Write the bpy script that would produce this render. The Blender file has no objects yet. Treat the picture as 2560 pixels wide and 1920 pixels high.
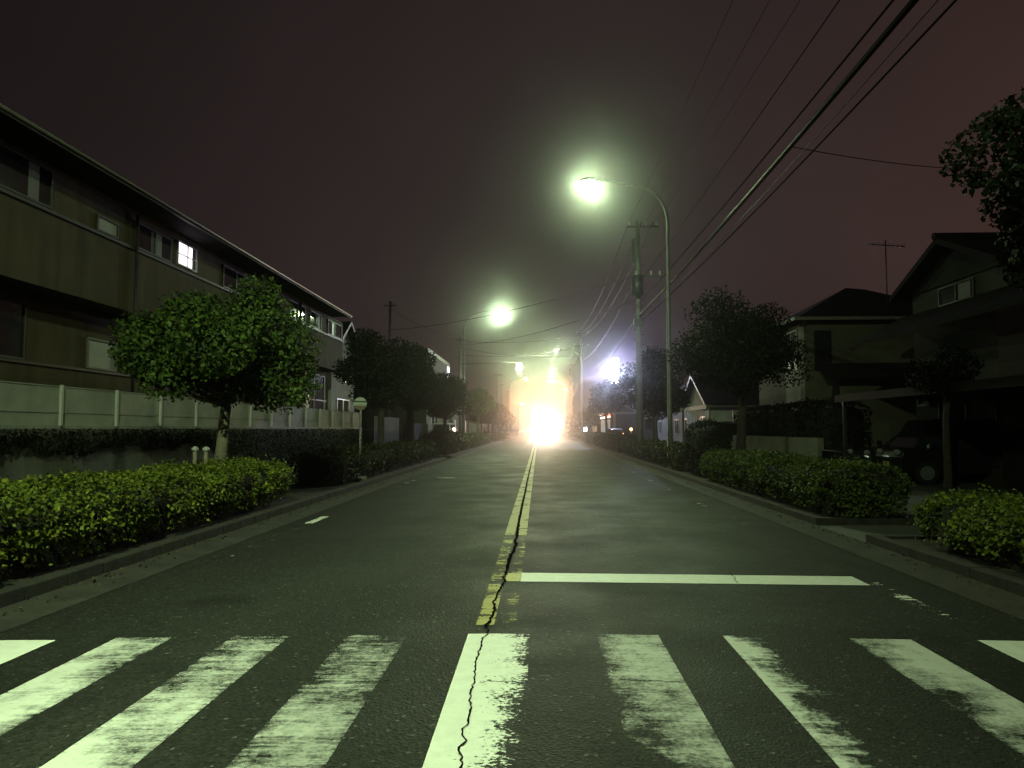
import bpy, bmesh, math, random
import numpy as np
from mathutils import Vector, Matrix
S = bpy.context.scene
C = S.collection
R = math.radians
random.seed(7)

# ------------------------------------------------------------------ camera
cam = bpy.data.cameras.new("camera")
cam.sensor_width = 36.0
cam.lens = 36.0 * 740 / 1024
cam.clip_start = 0.05
cam.clip_end = 3000
co = bpy.data.objects.new("camera", cam)
C.objects.link(co)
co.location = (0, 0, 1.5)
co.rotation_euler = (R(90 + 3.465), 0, R(2.07))
S.camera = co

# ------------------------------------------------------------------ exposure, engine
S.view_settings.view_transform = 'Standard'
S.view_settings.look = 'None'
S.view_settings.exposure = 0.0
S.view_settings.gamma = 1.0
S.render.engine = 'CYCLES'
cy = S.cycles
cy.use_denoising = True
cy.max_bounces = 6
cy.diffuse_bounces = 2
cy.glossy_bounces = 2
cy.transmission_bounces = 3
cy.transparent_max_bounces = 12
cy.volume_bounces = 0
cy.sample_clamp_direct = 0
cy.sample_clamp_indirect = 4
cy.use_light_tree = False          # few strong lamps in the added haze: power sampling keeps the glows round
cy.use_adaptive_sampling = False
cy.caustics_reflective = False
cy.caustics_refractive = False

# ------------------------------------------------------------------ night sky with city light on low cloud
W = bpy.data.worlds.new("World")
S.world = W
W.use_nodes = True
wn, wl = W.node_tree.nodes, W.node_tree.links
bg = wn["Background"]
sky = wn.new("ShaderNodeTexSky")
sky.sky_type = 'NISHITA'
sky.sun_disc = False
sky.sun_elevation = R(-8)
sky.sun_rotation = R(60)
tc = wn.new("ShaderNodeTexCoord")


def wdot(vec, lo, hi, p):
    d = wn.new("ShaderNodeVectorMath"); d.operation = 'DOT_PRODUCT'
    v = Vector(vec).normalized()
    d.inputs[1].default_value = v
    wl.new(tc.outputs["Generated"], d.inputs[0])
    m = wn.new("ShaderNodeMapRange"); m.clamp = True
    m.inputs[1].default_value = lo; m.inputs[2].default_value = hi
    wl.new(d.outputs["Value"], m.inputs[0])
    q = wn.new("ShaderNodeMath"); q.operation = 'POWER'; q.inputs[1].default_value = p
    wl.new(m.outputs[0], q.inputs[0])
    return q.outputs[0]


def wmix(f, a, b):
    m = wn.new("ShaderNodeMix"); m.data_type = 'RGBA'
    wl.new(f, m.inputs[0])
    if isinstance(a, tuple): m.inputs[6].default_value = (*a, 1)
    else: wl.new(a, m.inputs[6])
    m.inputs[7].default_value = (*b, 1)
    return m.outputs[2]


c0 = wmix(wdot((0.15, 1, 0.05), 0.55, 1.0, 1.6), (0.0100, 0.0074, 0.0072), (0.032, 0.021, 0.021))
c1 = wmix(wdot((0.9, 0.62, 0.10), 0.60, 1.0, 2.6), c0, (0.066, 0.034, 0.026))
nz = wn.new("ShaderNodeTexNoise"); nz.inputs["Scale"].default_value = 3.0; nz.inputs["Detail"].default_value = 9
wl.new(tc.outputs["Generated"], nz.inputs["Vector"])
mr = wn.new("ShaderNodeMapRange"); mr.inputs[3].default_value = 0.72; mr.inputs[4].default_value = 1.28
wl.new(nz.outputs["Fac"], mr.inputs[0])
mm = wn.new("ShaderNodeVectorMath"); mm.operation = 'SCALE'
wl.new(c1, mm.inputs[0]); wl.new(mr.outputs[0], mm.inputs["Scale"])
sk = wn.new("ShaderNodeVectorMath"); sk.operation = 'SCALE'; sk.inputs["Scale"].default_value = 0.02
wl.new(sky.outputs[0], sk.inputs[0])
ad = wn.new("ShaderNodeVectorMath"); ad.operation = 'ADD'
wl.new(mm.outputs[0], ad.inputs[0]); wl.new(sk.outputs[0], ad.inputs[1])
wl.new(ad.outputs[0], bg.inputs[0])
bg.inputs[1].default_value = 1.0

# light levels of the lamps (watts) and their colours
GREENISH = (0.73, 1.0, 0.53)
SODIUM = (1.0, 0.40, 0.17)
LAMP_W = 5000

# ------------------------------------------------------------------ haze (thin mist added to give the lamps their bloom)
HAZE_DENSITY = 0.00112
HAZE_G = 0.967


# ------------------------------------------------------------------ helpers
def tag(o, label=None, cat=None, group=None, kind=None):
    if label: o["label"] = label
    if cat: o["category"] = cat
    if group: o["group"] = group
    if kind: o["kind"] = kind
    return o


def thing(name, label, cat, loc=(0, 0, 0), group=None, rz=0.0):
    o = bpy.data.objects.new(name, None)
    o.empty_display_size = 0.3
    C.objects.link(o)
    o.location = loc
    o.rotation_euler = (0, 0, rz)
    return tag(o, label, cat, group)


def dup(o, loc=None, rz=None, scale=None, label=None, parent=None):
    c = o.copy()
    C.objects.link(c)
    if parent: c.parent = parent
    if loc is not None: c.location = loc
    if rz is not None: c.rotation_euler = (0, 0, rz)
    if scale is not None: c.scale = scale if isinstance(scale, tuple) else (scale,) * 3
    if label: c["label"] = label
    for ch in list(o.children):
        dup(ch, parent=c)
    return c


class MB:
    def __init__(s):
        s.v = []; s.f = []; s.sm = []

    def quad(s, a, b, c, d):
        n = len(s.v); s.v += [a, b, c, d]; s.f.append((n, n + 1, n + 2, n + 3)); s.sm.append(False); return s

    def tri(s, a, b, c):
        n = len(s.v); s.v += [a, b, c]; s.f.append((n, n + 1, n + 2)); s.sm.append(False); return s

    def box(s, x0, x1, y0, y1, z0, z1):
        n = len(s.v)
        s.v += [(x, y, z) for z in (z0, z1) for y in (y0, y1) for x in (x0, x1)]
        for q in ((0, 2, 3, 1), (4, 5, 7, 6), (0, 1, 5, 4), (2, 6, 7, 3), (0, 4, 6, 2), (1, 3, 7, 5)):
            s.f.append(tuple(n + k for k in q)); s.sm.append(False)
        return s

    def prism(s, poly, ax, a, b):
        """poly = list of 2D points; extruded along axis ax from a to b"""
        n = len(s.v); k = len(poly)
        def P(u, v, t):
            return (t, u, v) if ax == 0 else (u, t, v) if ax == 1 else (u, v, t)
        s.v += [P(u, v, a) for u, v in poly] + [P(u, v, b) for u, v in poly]
        s.f.append(tuple(range(n, n + k))); s.sm.append(False)
        s.f.append(tuple(range(n + 2 * k - 1, n + k - 1, -1))); s.sm.append(False)
        for i in range(k):
            j = (i + 1) % k
            s.f.append((n + i, n + k + i, n + k + j, n + j)); s.sm.append(False)
        return s

    def tube(s, pts, rad, seg=10, caps=True):
        pts = [Vector(p) for p in pts]
        n = len(s.v); m = len(pts)
        if not hasattr(rad, '__len__'): rad = [rad] * m
        t0 = (pts[1] - pts[0]).normalized()
        u = t0.orthogonal().normalized()
        for i, p in enumerate(pts):
            t = (pts[min(i + 1, m - 1)] - pts[max(i - 1, 0)]).normalized()
            u = (u - t * u.dot(t)).normalized()
            w = t.cross(u)
            for k in range(seg):
                a = 2 * math.pi * k / seg
                s.v.append(tuple(p + (u * math.cos(a) + w * math.sin(a)) * rad[i]))
        for i in range(m - 1):
            for k in range(seg):
                k2 = (k + 1) % seg
                s.f.append((n + i * seg + k, n + i * seg + k2, n + (i + 1) * seg + k2, n + (i + 1) * seg + k)); s.sm.append(True)
        if caps:
            s.f.append(tuple(n + k for k in range(seg - 1, -1, -1))); s.sm.append(False)
            s.f.append(tuple(n + (m - 1) * seg + k for k in range(seg))); s.sm.append(False)
        return s

    def cyl(s, c, r, z0, z1, seg=16):
        return s.tube([(c[0], c[1], z0), (c[0], c[1], z1)], r, seg)

    def ball(s, c, r, sx=1, sy=1, sz=1, seg=12, rings=8):
        n = len(s.v)
        for i in range(rings + 1):
            th = math.pi * i / rings
            for k in range(seg):
                a = 2 * math.pi * k / seg
                s.v.append((c[0] + r * sx * math.sin(th) * math.cos(a), c[1] + r * sy * math.sin(th) * math.sin(a), c[2] + r * sz * math.cos(th)))
        for i in range(rings):
            for k in range(seg):
                k2 = (k + 1) % seg
                s.f.append((n + i * seg + k, n + (i + 1) * seg + k, n + (i + 1) * seg + k2, n + i * seg + k2)); s.sm.append(True)
        return s

    def build(s, name, m, parent=None, bevel=0.0, local=False):
        me = bpy.data.meshes.new(name)
        off = Vector((0, 0, 0))
        if parent is not None and not local:
            p = parent
            while p is not None:
                off += p.location; p = p.parent
        me.from_pydata([tuple(Vector(v) - off) for v in s.v], [], s.f)
        me.polygons.foreach_set("use_smooth", s.sm)
        me.materials.append(m)
        me.update()
        o = bpy.data.objects.new(name, me)
        C.objects.link(o)
        if parent is not None: o.parent = parent
        if bevel:
            b = o.modifiers.new("bevel", 'BEVEL'); b.width = bevel; b.segments = 2; b.limit_method = 'ANGLE'
        return o


# ------------------------------------------------------------------ materials
def nodes(name):
    m = bpy.data.materials.new(name); m.use_nodes = True
    return m, m.node_tree.nodes, m.node_tree.links, m.node_tree.nodes["Principled BSDF"]


def mat(name, col, rough=0.7, var=0.25, scale=6.0, bump=0.0, bscale=None, metal=0.0, spec=0.5, stretch=(1, 1, 1), col2=None):
    m, n, l, b = nodes(name)
    t = n.new("ShaderNodeTexCoord"); mp = n.new("ShaderNodeMapping"); mp.inputs["Scale"].default_value = stretch
    l.new(t.outputs["Object"], mp.inputs[0])
    z = n.new("ShaderNodeTexNoise"); z.inputs["Scale"].default_value = scale; z.inputs["Detail"].default_value = 6; z.inputs["Roughness"].default_value = 0.65
    l.new(mp.outputs[0], z.inputs["Vector"])
    r = n.new("ShaderNodeValToRGB")
    a = tuple(max(0, c * (1 - var)) for c in col); d = col2 or tuple(min(1, c * (1 + var)) for c in col)
    r.color_ramp.elements[0].position = 0.3; r.color_ramp.elements[1].position = 0.7
    r.color_ramp.elements[0].color = (*a, 1); r.color_ramp.elements[1].color = (*d, 1)
    l.new(z.outputs["Fac"], r.inputs[0]); l.new(r.outputs[0], b.inputs["Base Color"])
    b.inputs["Roughness"].default_value = rough; b.inputs["Metallic"].default_value = metal
    b.inputs["Specular IOR Level"].default_value = spec
    if bump:
        z2 = n.new("ShaderNodeTexNoise"); z2.inputs["Scale"].default_value = bscale or scale * 6; z2.inputs["Detail"].default_value = 4
        l.new(mp.outputs[0], z2.inputs["Vector"])
        u = n.new("ShaderNodeBump"); u.inputs["Strength"].default_value = bump; u.inputs["Distance"].default_value = 0.02
        l.new(z2.outputs["Fac"], u.inputs["Height"]); l.new(u.outputs[0], b.inputs["Normal"])
    return m


def emit(name, col, strength):
    m, n, l, b = nodes(name)
    b.inputs["Base Color"].default_value = (0.4, 0.4, 0.4, 1)
    b.inputs["Emission Color"].default_value = (*col, 1); b.inputs["Emission Strength"].default_value = strength
    if name != "lit_window": m.cycles.emission_sampling = 'NONE'      # their light comes from the lamp beside them
    return m


def leafmat(name, lo, hi, rough=0.45):
    m, n, l, b = nodes(name)
    g = n.new("ShaderNodeNewGeometry")
    r = n.new("ShaderNodeValToRGB")
    r.color_ramp.elements[0].color = (*lo, 1); r.color_ramp.elements[1].color = (*hi, 1)
    l.new(g.outputs["Random Per Island"], r.inputs[0])
    t = n.new("ShaderNodeTexCoord"); z = n.new("ShaderNodeTexNoise"); z.inputs["Scale"].default_value = 1.7; z.inputs["Detail"].default_value = 3
    l.new(t.outputs["Object"], z.inputs["Vector"])
    mr = n.new("ShaderNodeMapRange"); mr.inputs[1].default_value = 0.35; mr.inputs[2].default_value = 0.65; mr.inputs[3].default_value = 0.6; mr.inputs[4].default_value = 1.25
    l.new(z.outputs["Fac"], mr.inputs[0])
    sc = n.new("ShaderNodeVectorMath"); sc.operation = 'SCALE'
    l.new(r.outputs[0], sc.inputs[0]); l.new(mr.outputs[0], sc.inputs["Scale"])
    l.new(sc.outputs[0], b.inputs["Base Color"])
    b.inputs["Roughness"].default_value = rough; b.inputs["Specular IOR Level"].default_value = 0.3
    tr = n.new("ShaderNodeBsdfTranslucent"); l.new(sc.outputs[0], tr.inputs[0])
    mx = n.new("ShaderNodeMixShader"); mx.inputs[0].default_value = 0.22
    l.new(b.outputs[0], mx.inputs[1]); l.new(tr.outputs[0], mx.inputs[2])
    l.new(mx.outputs[0], n["Material Output"].inputs[0])
    return m


def asphalt():
    m, n, l, b = nodes("asphalt")
    t = n.new("ShaderNodeTexCoord")
    def noise(s, d=4, stretch=None):
        z = n.new("ShaderNodeTexNoise"); z.inputs["Scale"].default_value = s; z.inputs["Detail"].default_value = d; z.inputs["Roughness"].default_value = 0.6
        if stretch:
            mp = n.new("ShaderNodeMapping"); mp.inputs["Scale"].default_value = stretch
            l.new(t.outputs["Object"], mp.inputs[0]); l.new(mp.outputs[0], z.inputs["Vector"])
        else: l.new(t.outputs["Object"], z.inputs["Vector"])
        return z.outputs["Fac"]
    def ramp(f, p0, c0, p1, c1):
        r = n.new("ShaderNodeMapRange"); r.inputs[1].default_value = p0; r.inputs[2].default_value = p1; r.inputs[3].default_value = c0; r.inputs[4].default_value = c1
        l.new(f, r.inputs[0]); return r.outputs[0]
    def mul(a, c):
        q = n.new("ShaderNodeMath"); q.operation = 'MULTIPLY'; l.new(a, q.inputs[0]); l.new(c, q.inputs[1]); return q.outputs[0]
    vo = n.new("ShaderNodeTexVoronoi"); vo.inputs["Scale"].default_value = 55; l.new(t.outputs["Object"], vo.inputs["Vector"])
    sp = n.new("ShaderNodeSeparateColor"); l.new(vo.outputs["Color"], sp.inputs[0])
    agg = ramp(sp.outputs[0], 0.0, 0.6, 1.0, 1.4)
    spark = ramp(sp.outputs[1], 0.97, 1.0, 0.99, 3.6)
    big = ramp(noise(0.35, 3), 0.3, 0.8, 0.7, 1.2)
    wheel = ramp(noise(1.1, 3, (1.0, 0.05, 1)), 0.3, 0.85, 0.7, 1.15)
    fine = ramp(noise(130, 2), 0.3, 0.7, 0.7, 1.3)
    stain = ramp(noise(0.55, 2), 0.62, 1.0, 0.70, 0.62)
    f = mul(mul(mul(mul(mul(agg, spark), big), wheel), fine), stain)
    cm = n.new("ShaderNodeVectorMath"); cm.operation = 'SCALE'; cm.inputs[0].default_value = (0.019, 0.0195, 0.017)
    l.new(f, cm.inputs["Scale"]); l.new(cm.outputs[0], b.inputs["Base Color"])
    l.new(ramp(noise(0.8, 4), 0.3, 0.62, 0.7, 0.78), b.inputs["Roughness"])
    b.inputs["Specular IOR Level"].default_value = 0.13
    u = n.new("ShaderNodeBump"); u.inputs["Strength"].default_value = 0.55; u.inputs["Distance"].default_value = 0.006
    l.new(vo.outputs["Distance"], u.inputs["Height"])
    l.new(u.outputs[0], b.inputs["Normal"])
    return m


def paint(name, col, cover=0.6, op=1.0, hw=0.0, gu=0.0, gv=0.0, u0=0.0, streak=0.5, seed=0.0, soft=0.08, grain=0.35, vmid=0.0, sign=1.0):
    """road paint worn through to the asphalt: mask from noises plus an across (u=x) and along (v=y) trend, object coordinates"""
    m, n, l, b = nodes(name)
    t = n.new("ShaderNodeTexCoord")
    def M(op, a, c=None):
        q = n.new("ShaderNodeMath"); q.operation = op
        for i, x in enumerate((a, c)):
            if x is None: continue
            if isinstance(x, (int, float)): q.inputs[i].default_value = x
            else: l.new(x, q.inputs[i])
        return q.outputs[0]
    def noise(s, st, d):
        mp = n.new("ShaderNodeMapping"); mp.inputs["Scale"].default_value = st; mp.inputs["Location"].default_value = (seed * 3.7, seed * 1.9, seed)
        l.new(t.outputs["Object"], mp.inputs[0])
        z = n.new("ShaderNodeTexNoise"); z.inputs["Scale"].default_value = s; z.inputs["Detail"].default_value = d; z.inputs["Roughness"].default_value = 0.7
        l.new(mp.outputs[0], z.inputs["Vector"]); return M('SUBTRACT', z.outputs["Fac"], 0.5)
    sx = n.new("ShaderNodeSeparateXYZ"); l.new(t.outputs["Object"], sx.inputs[0])
    acc = M('ADD', M('MULTIPLY', noise(2.2, (1.2, 1, 1), 4), 2.0), cover)
    acc = M('ADD', acc, M('MULTIPLY', noise(6, (0.3, 2.4, 1), 6), streak * 2.4))
    acc = M('ADD', acc, M('MULTIPLY', noise(45, (0.8, 1, 1), 3), grain * 3.2))
    if hw:                                           # edges chip away raggedly
        eg = n.new('ShaderNodeMapRange'); eg.inputs[1].default_value = hw - min(0.03, hw * 0.3); eg.inputs[2].default_value = hw + 0.004; eg.inputs[4].default_value = -0.16
        l.new(M('ABSOLUTE', sx.outputs[0]), eg.inputs[0]); acc = M('ADD', acc, eg.outputs[0])
    if gu: acc = M('ADD', acc, M('MULTIPLY', M('SUBTRACT', sx.outputs[0], u0), gu))
    if gv: acc = M('ADD', acc, M('MULTIPLY', M('SUBTRACT', sx.outputs[1], vmid), gv))
    mr = n.new("ShaderNodeMapRange"); mr.inputs[1].default_value = 0.5 - soft; mr.inputs[2].default_value = 0.5 + soft; mr.inputs[4].default_value = op
    l.new(acc, mr.inputs[0])
    z = noise(9, (1, 1, 1), 5)
    tone = M('ADD', M('MULTIPLY', z, 0.5), 1.0)
    sc = n.new("ShaderNodeVectorMath"); sc.operation = 'SCALE'; sc.inputs[0].default_value = col
    l.new(tone, sc.inputs["Scale"]); l.new(sc.outputs[0], b.inputs["Base Color"])
    b.inputs["Roughness"].default_value = 0.6
    tr = n.new("ShaderNodeBsdfTransparent")
    mx = n.new("ShaderNodeMixShader")
    l.new(mr.outputs[0], mx.inputs[0]); l.new(tr.outputs[0], mx.inputs[1]); l.new(b.outputs[0], mx.inputs[2])
    l.new(mx.outputs[0], n["Material Output"].inputs[0])
    return m


def wallmat(name, col, rough=0.85, streak=0.35, lines=0.0, lscale=3.0, dirt=(0.03, 0.03, 0.02)):
    """plaster or concrete with rain streaks and optional siding lines"""
    m, n, l, b = nodes(name)
    t = n.new("ShaderNodeTexCoord")
    def noise(s, st, d=5):
        mp = n.new("ShaderNodeMapping"); mp.inputs["Scale"].default_value = st
        l.new(t.outputs["Object"], mp.inputs[0])
        z = n.new("ShaderNodeTexNoise"); z.inputs["Scale"].default_value = s; z.inputs["Detail"].default_value = d
        l.new(mp.outputs[0], z.inputs["Vector"]); return z.outputs["Fac"]
    mr = n.new("ShaderNodeMapRange"); mr.inputs[1].default_value = 0.45; mr.inputs[2].default_value = 0.75; mr.inputs[4].default_value = streak
    l.new(noise(2.5, (1, 1, 0.12)), mr.inputs[0])
    mx = n.new("ShaderNodeMix"); mx.data_type = 'RGBA'
    r = n.new("ShaderNodeValToRGB"); r.color_ramp.elements[0].position = 0.3; r.color_ramp.elements[1].position = 0.7
    r.color_ramp.elements[0].color = (*[c * 0.82 for c in col], 1); r.color_ramp.elements[1].color = (*[c * 1.15 for c in col], 1)
    l.new(noise(1.3, (1, 1, 1)), r.inputs[0])
    l.new(mr.outputs[0], mx.inputs[0]); l.new(r.outputs[0], mx.inputs[6]); mx.inputs[7].default_value = (*dirt, 1)
    l.new(mx.outputs[2], b.inputs["Base Color"])
    b.inputs["Roughness"].default_value = rough
    h = noise(40, (1, 1, 1), 3)
    if lines:
        wv = n.new("ShaderNodeTexWave"); wv.bands_direction = 'Z'; wv.wave_profile = 'SAW'; wv.inputs["Scale"].default_value = lscale
        l.new(t.outputs["Object"], wv.inputs["Vector"]); h = wv.outputs["Fac"]
    u = n.new("ShaderNodeBump"); u.inputs["Strength"].default_value = lines or 0.25; u.inputs["Distance"].default_value = 0.02
    l.new(h, u.inputs["Height"]); l.new(u.outputs[0], b.inputs["Normal"])
    return m


def tilemat(name, col):
    m, n, l, b = nodes(name)
    t = n.new("ShaderNodeTexCoord")
    mp = n.new("ShaderNodeMapping"); l.new(t.outputs["Object"], mp.inputs[0])
    wv = n.new("ShaderNodeTexWave"); wv.bands_direction = 'Z'; wv.wave_profile = 'SAW'; wv.inputs["Scale"].default_value = 2.4; l.new(mp.outputs[0], wv.inputs["Vector"])
    z = n.new("ShaderNodeTexNoise"); z.inputs["Scale"].default_value = 4; l.new(mp.outputs[0], z.inputs["Vector"])
    r = n.new("ShaderNodeValToRGB"); r.color_ramp.elements[0].color = (*[c * 0.6 for c in col], 1); r.color_ramp.elements[1].color = (*[c * 1.4 for c in col], 1)
    l.new(z.outputs["Fac"], r.inputs[0]); l.new(r.outputs[0], b.inputs["Base Color"])
    u = n.new("ShaderNodeBump"); u.inputs["Strength"].default_value = 0.6; u.inputs["Distance"].default_value = 0.03
    l.new(wv.outputs["Fac"], u.inputs["Height"]); l.new(u.outputs[0], b.inputs["Normal"])
    b.inputs["Roughness"].default_value = 0.85; b.inputs["Specular IOR Level"].default_value = 0.15
    return m


M_ASPH = asphalt()
M_GUT = mat("gutter_concrete", (0.027, 0.025, 0.019), 0.9, 0.6, 2.2, 0.3, 60)
M_KERB = mat("kerb_concrete", (0.022, 0.021, 0.016), 0.9, 0.6, 4.0, 0.4, 50)
M_SOIL = mat("soil", (0.03, 0.026, 0.02), 0.95, 0.4, 5, 0.6, 30)
M_PAVE = mat("paving", (0.10, 0.10, 0.09), 0.85, 0.3, 2, 0.3, 30)
M_GROUND = mat("ground_earth", (0.045, 0.045, 0.035), 0.95, 0.4, 0.3, 0.2)
M_CRACK = mat("tar_crack", (0.006, 0.0055, 0.005), 1.0, 0.4, 30, spec=0.0)
M_CONC = wallmat("retaining_concrete", (0.20, 0.20, 0.17), streak=0.75)
M_CREAM = wallmat("cream_plaster", (0.125, 0.098, 0.046), streak=0.6)
M_BEIGE = wallmat("beige_siding", (0.15, 0.14, 0.095), streak=0.15, lines=0.3, lscale=1.2)
M_WHITE = wallmat("white_plaster", (0.6, 0.6, 0.56), streak=0.15)
M_GREYW = wallmat("grey_plaster", (0.05, 0.048, 0.038), streak=0.3)
M_DARKW = wallmat("dark_board", (0.02, 0.016, 0.013), streak=0.3)
M_TILE = tilemat("roof_tile", (0.008, 0.008, 0.0085))
M_BTILE = tilemat("brown_roof_tile", (0.02, 0.014, 0.012))
M_FASC = mat("fascia_paint", (0.20, 0.19, 0.165), 0.5, 0.15, 3)
M_TRIM = mat("dark_trim", (0.035, 0.03, 0.026), 0.5, 0.3, 4)
M_SOFF = mat("soffit_board", (0.22, 0.20, 0.17), 0.7, 0.2, 3)
M_ALU = mat("aluminium", (0.55, 0.56, 0.55), 0.35, 0.1, 8, metal=0.7)
M_GALV = mat("galvanised_steel", (0.22, 0.225, 0.21), 0.45, 0.18, 5, 0.05, metal=0.45)
M_CPOLE = mat("pole_concrete", (0.16, 0.155, 0.14), 0.85, 0.25, 3, 0.2, 40)
M_BLACK = mat("black_rubber", (0.012, 0.012, 0.012), 0.6, 0.3, 8)
M_CABLE = mat("cable_sheath", (0.0015, 0.0015, 0.0015), 0.4, 0.2, 8, spec=0.015)
M_BARECABLE = mat("bare_wire", (0.02, 0.018, 0.017), 0.6, 0.2, 8, spec=0.2)
M_WIRE = mat("dark_wire_sheath", (0.005, 0.005, 0.005), 0.9, 0.2, 8, spec=0.03)
M_INSUL = mat("porcelain", (0.5, 0.5, 0.47), 0.25, 0.1, 8)
M_STEELDK = mat("dark_steel", (0.06, 0.06, 0.06), 0.5, 0.3, 6, metal=0.5)
M_GLASS = mat("dark_glass", (0.02, 0.025, 0.03), 0.06, 0.3, 1.2, spec=0.9)
M_CURT = mat("pale_blind", (0.48, 0.50, 0.46), 0.35, 0.1, 4)
M_CURT2 = mat("grey_curtain", (0.20, 0.21, 0.20), 0.6, 0.2, 5, stretch=(1, 8, 0.2))
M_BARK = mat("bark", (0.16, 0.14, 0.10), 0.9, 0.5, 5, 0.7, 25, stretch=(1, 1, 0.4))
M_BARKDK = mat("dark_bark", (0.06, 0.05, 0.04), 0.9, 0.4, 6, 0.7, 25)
M_TWIG = mat("twigs", (0.018, 0.016, 0.010), 0.95, 0.4, 12, 0.5, 40)
M_WOOD = mat("weathered_wood", (0.28, 0.24, 0.17), 0.85, 0.3, 6, 0.3, stretch=(1, 1, 0.2))
M_RUST = mat("rusty_brown", (0.016, 0.006, 0.005), 0.75, 0.4, 5)
M_PBLACK = mat("black_car_paint", (0.012, 0.012, 0.014), 0.18, 0.2, 3, spec=0.8)
M_PWHITE = mat("white_car_paint", (0.65, 0.66, 0.66), 0.25, 0.05, 3)
M_PSILV = mat("silver_car_paint", (0.3, 0.31, 0.32), 0.3, 0.06, 3, metal=0.5)
M_PNAVY = mat("navy_car_paint", (0.015, 0.018, 0.03), 0.2, 0.1, 3)
M_CHROME = mat("chrome", (0.8, 0.8, 0.8), 0.12, 0.05, 3, metal=1.0)
M_HLGLASS = mat("headlight_glass", (0.6, 0.6, 0.6), 0.12, 0.05, 3, metal=0.6)
M_PLATEY = mat("yellow_plate", (0.62, 0.50, 0.06), 0.5, 0.1, 5)
M_PLATEW = mat("white_plate", (0.65, 0.66, 0.62), 0.5, 0.1, 5)
M_SIGNW = mat("sign_white", (0.48, 0.48, 0.43), 0.5, 0.2, 9)
M_SIGNG = mat("sign_green", (0.04, 0.10, 0.05), 0.5, 0.2, 9)
M_SIGNR = mat("sign_brown", (0.16, 0.10, 0.06), 0.5, 0.2, 9)
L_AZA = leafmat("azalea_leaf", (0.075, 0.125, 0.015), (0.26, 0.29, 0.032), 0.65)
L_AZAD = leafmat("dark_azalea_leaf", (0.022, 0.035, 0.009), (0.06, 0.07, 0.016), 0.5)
L_BLACKLEAF = leafmat("blackish_leaf", (0.005, 0.009, 0.003), (0.016, 0.022, 0.006), 0.7)
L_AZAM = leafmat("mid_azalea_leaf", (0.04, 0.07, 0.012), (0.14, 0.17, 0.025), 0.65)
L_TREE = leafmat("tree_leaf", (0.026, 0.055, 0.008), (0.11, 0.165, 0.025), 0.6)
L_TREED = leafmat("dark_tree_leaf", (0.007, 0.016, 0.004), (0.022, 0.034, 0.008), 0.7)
L_LIGHT = leafmat("lamplit_leaf", (0.05, 0.09, 0.015), (0.12, 0.15, 0.03), 0.45)  # lighter leaf copy: lamp light on the left tree and hedge put into the colour
E_LAMP = emit("lamp_lens", (0.85, 1.0, 0.62), 14)
E_LIT = emit("lit_window", (1.0, 0.86, 0.93), 2.6)
E_LITW = emit("lit_panel", (0.86, 0.90, 1.0), 1.5)
E_BLUE = emit("blue_white_sign", (0.72, 0.78, 1.0), 26)
E_HEAD = emit("headlight_lens", (1.0, 0.93, 0.78), 400)
E_ORANGE = emit("orange_lens", (1.0, 0.45, 0.12), 14)
E_RED = emit("red_lens", (1.0, 0.05, 0.03), 10)
E_SHOP = emit("shop_window", (1.0, 0.92, 0.78), 1.6)
E_SHOPDIM = emit("dim_shop_window", (0.9, 0.8, 0.66), 0.30)
E_SOD = emit("sodium_lens", (1.0, 0.6, 0.25), 14)

# ------------------------------------------------------------------ ground, road, kerbs
XC = -0.30


def rz(x):
    return -0.014 * (XC - x) if x < XC else -0.009 * (x - XC)


def strip(xs, y0, y1, zf, name, m, kind="structure", parent=None, ny=1):
    b = MB()
    for j in range(ny):
        ya = y0 + (y1 - y0) * j / ny; yb = y0 + (y1 - y0) * (j + 1) / ny
        for i in range(len(xs) - 1):
            b.quad((xs[i], ya, zf(xs[i])), (xs[i + 1], ya, zf(xs[i + 1])), (xs[i + 1], yb, zf(xs[i + 1])), (xs[i], yb, zf(xs[i])))
    o = b.build(name, m, parent)
    if parent is None: tag(o, kind=kind)
    return o


LK, RK = -4.62, 4.38           # kerb faces
LG, RG = -4.10, 3.88           # asphalt edges
g = MB().quad((-700, -200, -0.16), (700, -200, -0.16), (700, 1100, -0.16), (-700, 1100, -0.16)).build("ground", M_GROUND)
tag(g, kind="structure")
road = strip([LG, -2, XC, 2, RG], -40, 420, rz, "road", M_ASPH, ny=1)
strip([LK, LG], -40, 300, lambda x: rz(x) + 0.004 + (0.02 if x == LK else 0), "gutter", M_GUT)
strip([RG, RK], -40, 300, lambda x: rz(x) + 0.004 + (0.02 if x == RK else 0), "gutter", M_GUT)


def kerb(x0, x1, y0, y1):
    b = MB()
    y = y0
    while y < y1:
        e = min(y + 0.6, y1)
        b.box(x0, x1, y + 0.004, e - 0.004, -0.12, 0.088 + random.uniform(-0.004, 0.004))
        y = e
    o = b.build("kerb", M_KERB, bevel=0.012)
    return tag(o, kind="structure")


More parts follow.
